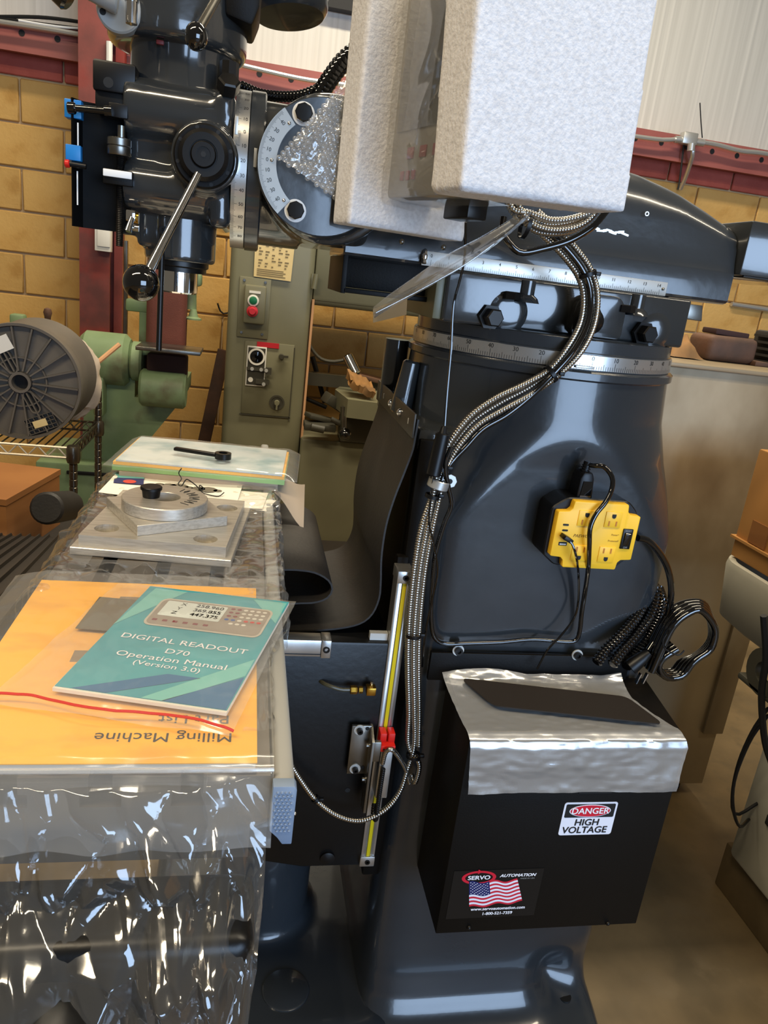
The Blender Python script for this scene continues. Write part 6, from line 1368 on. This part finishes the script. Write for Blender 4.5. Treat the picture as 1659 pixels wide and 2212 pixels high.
# --- stretch film over the table
def crumple(x, y, z=0.0, f=30.0):
    d, _ = noise.voronoi(V((x * f, y * f, z)), distance_metric='DISTANCE'); return d[1] - d[0]
def wrapr(u, v):
    y = 0.50 + 0.80 * u; c = crumple(y, v * 0.06, 1.0, 38); wide_ = max(0.0, min(1.0, (y - 0.62) / 0.08)); prof_ = interp([(0, -0.012, 0.9525), (0.4, 0.028, 0.9555), (0.62, 0.036 + 0.016 * wide_, 0.957), (0.82, 0.037 + 0.020 * wide_, 0.952), (1.0, 0.037 + 0.020 * wide_, 0.935 - 0.01 * wide_)], v)
    k = 0.4 + 0.6 * max(0, min(1, (y - 0.7) * 4))
    return (prof_[0] + (0.011 * c + 0.006 * nz(y * 18, v * 3)) * k * (0.3 + v) + 0.0, y, prof_[1] + 0.007 * c * k + 0.004 * nz(y * 25, v * 5, 2))
obj('stretch_film', grid(wrapr, 190, 22), 'wrap', label='crumpled clear film along the right edge of the milling table', cat='plastic film')
def wrapl(u, v):
    y = 0.74 + 0.52 * u; c = crumple(y, v * 0.06, 5.0, 30); prof_ = interp([(0, -0.165, 0.9525), (0.4, -0.2, 0.955), (0.7, -0.218, 0.94), (1.0, -0.222, 0.90)], v)
    return (prof_[0] - 0.009 * c * (0.2 + v), y, prof_[1] + 0.006 * c + 0.003 * nz(y * 25, v * 5, 2))
obj('stretch_film', grid(wrapl, 120, 20), 'wrap', label='crumpled clear film along the left edge of the milling table', cat='plastic film')
def wrapm(u, v):
    x = -0.185 + 0.20 * u; y = 0.775 + 0.07 * v; c = crumple(x, y, 9.0, 36)
    return (x, y, 0.9522 + 0.013 * c * sin(pi * min(1, v * 1.2)) * (1.4 if u < 0.5 else 0.6))
obj('stretch_film', grid(wrapm, 90, 34), 'wrap', label='crumpled clear film between the yellow manual and the plates', cat='plastic film')
def wrapn(u, v):
    x = -0.30 + 0.338 * u; s = v
    base = interp([(0, 0.462, 0.9515), (0.06, 0.446, 0.948), (0.14, 0.437, 0.93), (0.30, 0.41, 0.885), (0.45, 0.375, 0.86), (0.62, 0.345, 0.80), (0.8, 0.335, 0.74), (1.0, 0.34, 0.66)], s)
    wx = 0.02 * nz(x * 12, base[1] * 12, 4); wz = 0.02 * nz(x * 12, base[1] * 12, 8); c = crumple((x + wx) * 1.2, (base[1] + wz) * 0.7, 2.0, 24); c2 = crumple(x + wz + 0.5 * base[1], (base[1] + wx) * 0.22, 4.0, 52)
    amp = min(1.0, s * 5)
    edge = 0.03 * max(0, u - 0.9) / 0.1
    y = base[0] - amp * (0.034 * c + 0.012 * c2 + 0.016 * nz(x * 14, base[1] * 10, 1)) + edge * 0.6
    if u > 0.86: x -= 0.018 * s * (u - 0.86) / 0.14 - 0.006 * nz(base[1] * 30, 1.0)
    return (x, y, base[1] + amp * 0.006 * nz(x * 20, s * 9, 3))
obj('stretch_film', grid(wrapn, 230, 190), 'wrap', label='crumpled clear film hanging over the near end of the milling table', cat='plastic film')


# ------------------------------------------------------------------ wrapped readout display in foam corners
TH = rad(18)
def loc(o): 
    Rm = Matrix.Rotation(TH, 3, 'Z'); o = V(o)
    return lambda g: ([tuple(Rm @ V(p) + o) for p in g[0]], g[1])
# near cap: outer face towards the camera
nc = loc((0.178, 0.70, 0.0))
near = merge(box(0.0, 0.20, 0.0, 0.022, 1.388, 1.66), box(0.0, 0.045, 0.022, 0.056, 1.388, 1.66), box(0.155, 0.20, 0.022, 0.056, 1.388, 1.66), box(0.045, 0.155, 0.022, 0.056, 1.388, 1.425), box(0.045, 0.155, 0.022, 0.056, 1.63, 1.66))
pv = nc(([(0.1, 0.03, 1.388)], []))[0][0]
near = mv(nc(near), (0, 0, 0), (0, rad(-3), 0), pv)
o = obj('foam_corner', near, 'foam', label='big white foam end block nearest the camera on the display', cat='foam block', group=None)
blend(o, 0.004, 3, 0.5)
fc2 = loc((0.106, 0.93, 0.0))
far = merge(box(0.0, 0.165, 0.03, 0.05, 1.358, 1.66), box(0.0, 0.058, 0.0, 0.031, 1.358, 1.66), box(0.058, 0.165, 0.0, 0.031, 1.358, 1.392), box(0.13, 0.165, 0.0, 0.031, 1.358, 1.66))
o = obj('foam_corner', fc2(far), 'foam', label='foam end block at the far left end of the display', cat='foam block')
blend(o, 0.004, 3, 0.5)
# display body between the caps
dd = loc((0.178, 0.70, 0.0))
M('screen_glass', (16, 18, 22), 0.06, coat=1.0)
M('panel_grey', (112, 108, 100), 0.4)
M('key_maroon', (110, 40, 48), 0.5)
dp = thing('readout_display', 'digital readout display in clear plastic between two foam blocks', 'display', (0.2, 0.84, 1.40))
obj('display_body', dd(box(0.050, 0.115, 0.03, 0.262, 1.392, 1.62, 0.006, 2)), 'panel_grey', dp)
obj('display_screen', dd(box(0.0480, 0.0505, 0.075, 0.232, 1.462, 1.612, 0.001)), 'screen_glass', dp)
for i in range(5):
    obj('display_key', dd(box(0.0482, 0.0502, 0.075 + i * 0.028, 0.089 + i * 0.028, 1.432, 1.444, 0.0006)), 'key_maroon', dp)
for i in range(3):
    obj('display_key', dd(box(0.0482, 0.0502, 0.178 + i * 0.013, 0.186 + i * 0.013, 1.41, 1.42, 0.0006)), 'key_maroon', dp)
def wrapd(u, v):
    y = 0.04 + 0.215 * u; s = v
    x, z = interp([(0, 0.046, 1.66), (0.8, 0.043, 1.40), (0.86, 0.046, 1.387), (1.0, 0.085, 1.384)], s)
    x -= 0.006 * abs(nz(u * 3, s * 5, 3)) + 0.012 * max(0, sin(pi * u)) * 0.6; z -= 0.004 * nz(u * 4, 2, s)
    return dd(([(x, y, z)], []))[0][0]
obj('plastic_sleeve', grid(wrapd, 24, 40), 'sheet_clear', dp)
obj('display_mount', dd(box(0.075, 0.10, 0.10, 0.15, 1.372, 1.393, 0.002)), 'black_steel', dp)
ms = obj('mount_screw', ball((0.1824, 0.9850, 1.3483), 0.0035, 12, 8), 'steel', dp)
copies(ms, [(0.055, 0.0, 0.0)])
# display arm back to the ram
obj('arm', cyl((0.24, 0.86, 1.455), (0.33, 1.06, 1.435), 0.011, n=16), 'black_steel', dp)
# clear sheet sticking out below
e1 = [(0.2976, 0.9000, 1.3882), (0.2609, 0.9000, 1.3609), (0.2196, 0.9000, 1.3331), (0.1842, 0.9000, 1.3033), (0.1588, 0.9000, 1.2819), (0.1417, 0.9000, 1.2656)]
e2 = [(0.2836, 0.8000, 1.3863), (0.2546, 0.8000, 1.3556), (0.2211, 0.8000, 1.3260), (0.1842, 0.8000, 1.3006), (0.1539, 0.8000, 1.2816), (0.1292, 0.8000, 1.2665)]
s1_, s2_ = spline(e1, 0.006), spline(e2, 0.006)
def clr(u, v):
    a_ = s1_[int(u * (len(s1_) - 1))]; b_ = s2_[int(u * (len(s2_) - 1))]; p = a_.lerp(b_, v)
    return (p.x, p.y, p.z - 0.006 * sin(pi * v) + 0.002 * sin(v * 14 + u * 2) )
cs = thing('clear_sheet', 'thin clear plastic sheet sticking out below the foam block', 'plastic sheet', (0.1815, 0.8500, 1.2865))
obj('sheet', grid(clr, 40, 14, 0.0006), 'sheet_clear', cs)
M('tan_film', (150, 138, 116), 0.35)
obj('sheet_lip', ([(0.1417, 0.9000, 1.2651), (0.1689, 0.8400, 1.2854), (0.1704, 0.8400, 1.2656), (0.1435, 0.9000, 1.2497)] + [tuple(V(p) + V((0, 0.001, 0))) for p in ((0.1417, 0.9000, 1.2651), (0.1689, 0.8400, 1.2854), (0.1704, 0.8400, 1.2656), (0.1435, 0.9000, 1.2497))], [(0, 1, 2, 3), (7, 6, 5, 4), (0, 4, 5, 1), (1, 5, 6, 2), (2, 6, 7, 3), (3, 7, 4, 0)]), 'tan_film', cs, smooth=False)
# bubble wrap
bw = thing('bubble_wrap', 'crumpled clear bubble wrap between the foam and the milling head', 'bubble wrap', (0.0732, 0.9750, 1.3837))
q0, q1, q2, q3 = [V(p) for p in ((0.0215, 0.9680, 1.4216), (0.0995, 0.9850, 1.5252), (0.1304, 0.9950, 1.4614), (0.1039, 0.9850, 1.3831))]
def bwp(u, v):
    p = q0.lerp(q1, u).lerp(q3.lerp(q2, u), v)
    p = q0.lerp(q1, v).lerp(q3.lerp(q2, v), u) if False else p
    return p + V((0, -0.006 * nz(u * 5, v * 5, 2) - 0.004 * nz(u * 11, v * 11, 6), 0))
obj('film', grid(lambda u, v: tuple(bwp(u, v)), 30, 30, 0.0008), 'bubble', bw)
du, dv_ = (q1 - q0).length, (q3 - q0).length; st = 0.0072; gs = []; rows = int(dv_ / (st * 0.87))
for j in range(rows + 1):
    nn = int(du / st)
    for i in range(nn + 1):
        u, v = (i + (0.5 if j % 2 else 0)) / nn, j / rows
        if u > 1: continue
        p = bwp(u, v); r_ = 0.0034
        gs.append(ball(p + V((0, -0.0008, 0)), r_, 10, 6, (1, 0.62, 1)))
obj('bubbles', merge(*gs), 'bubble', bw, kind='stuff')
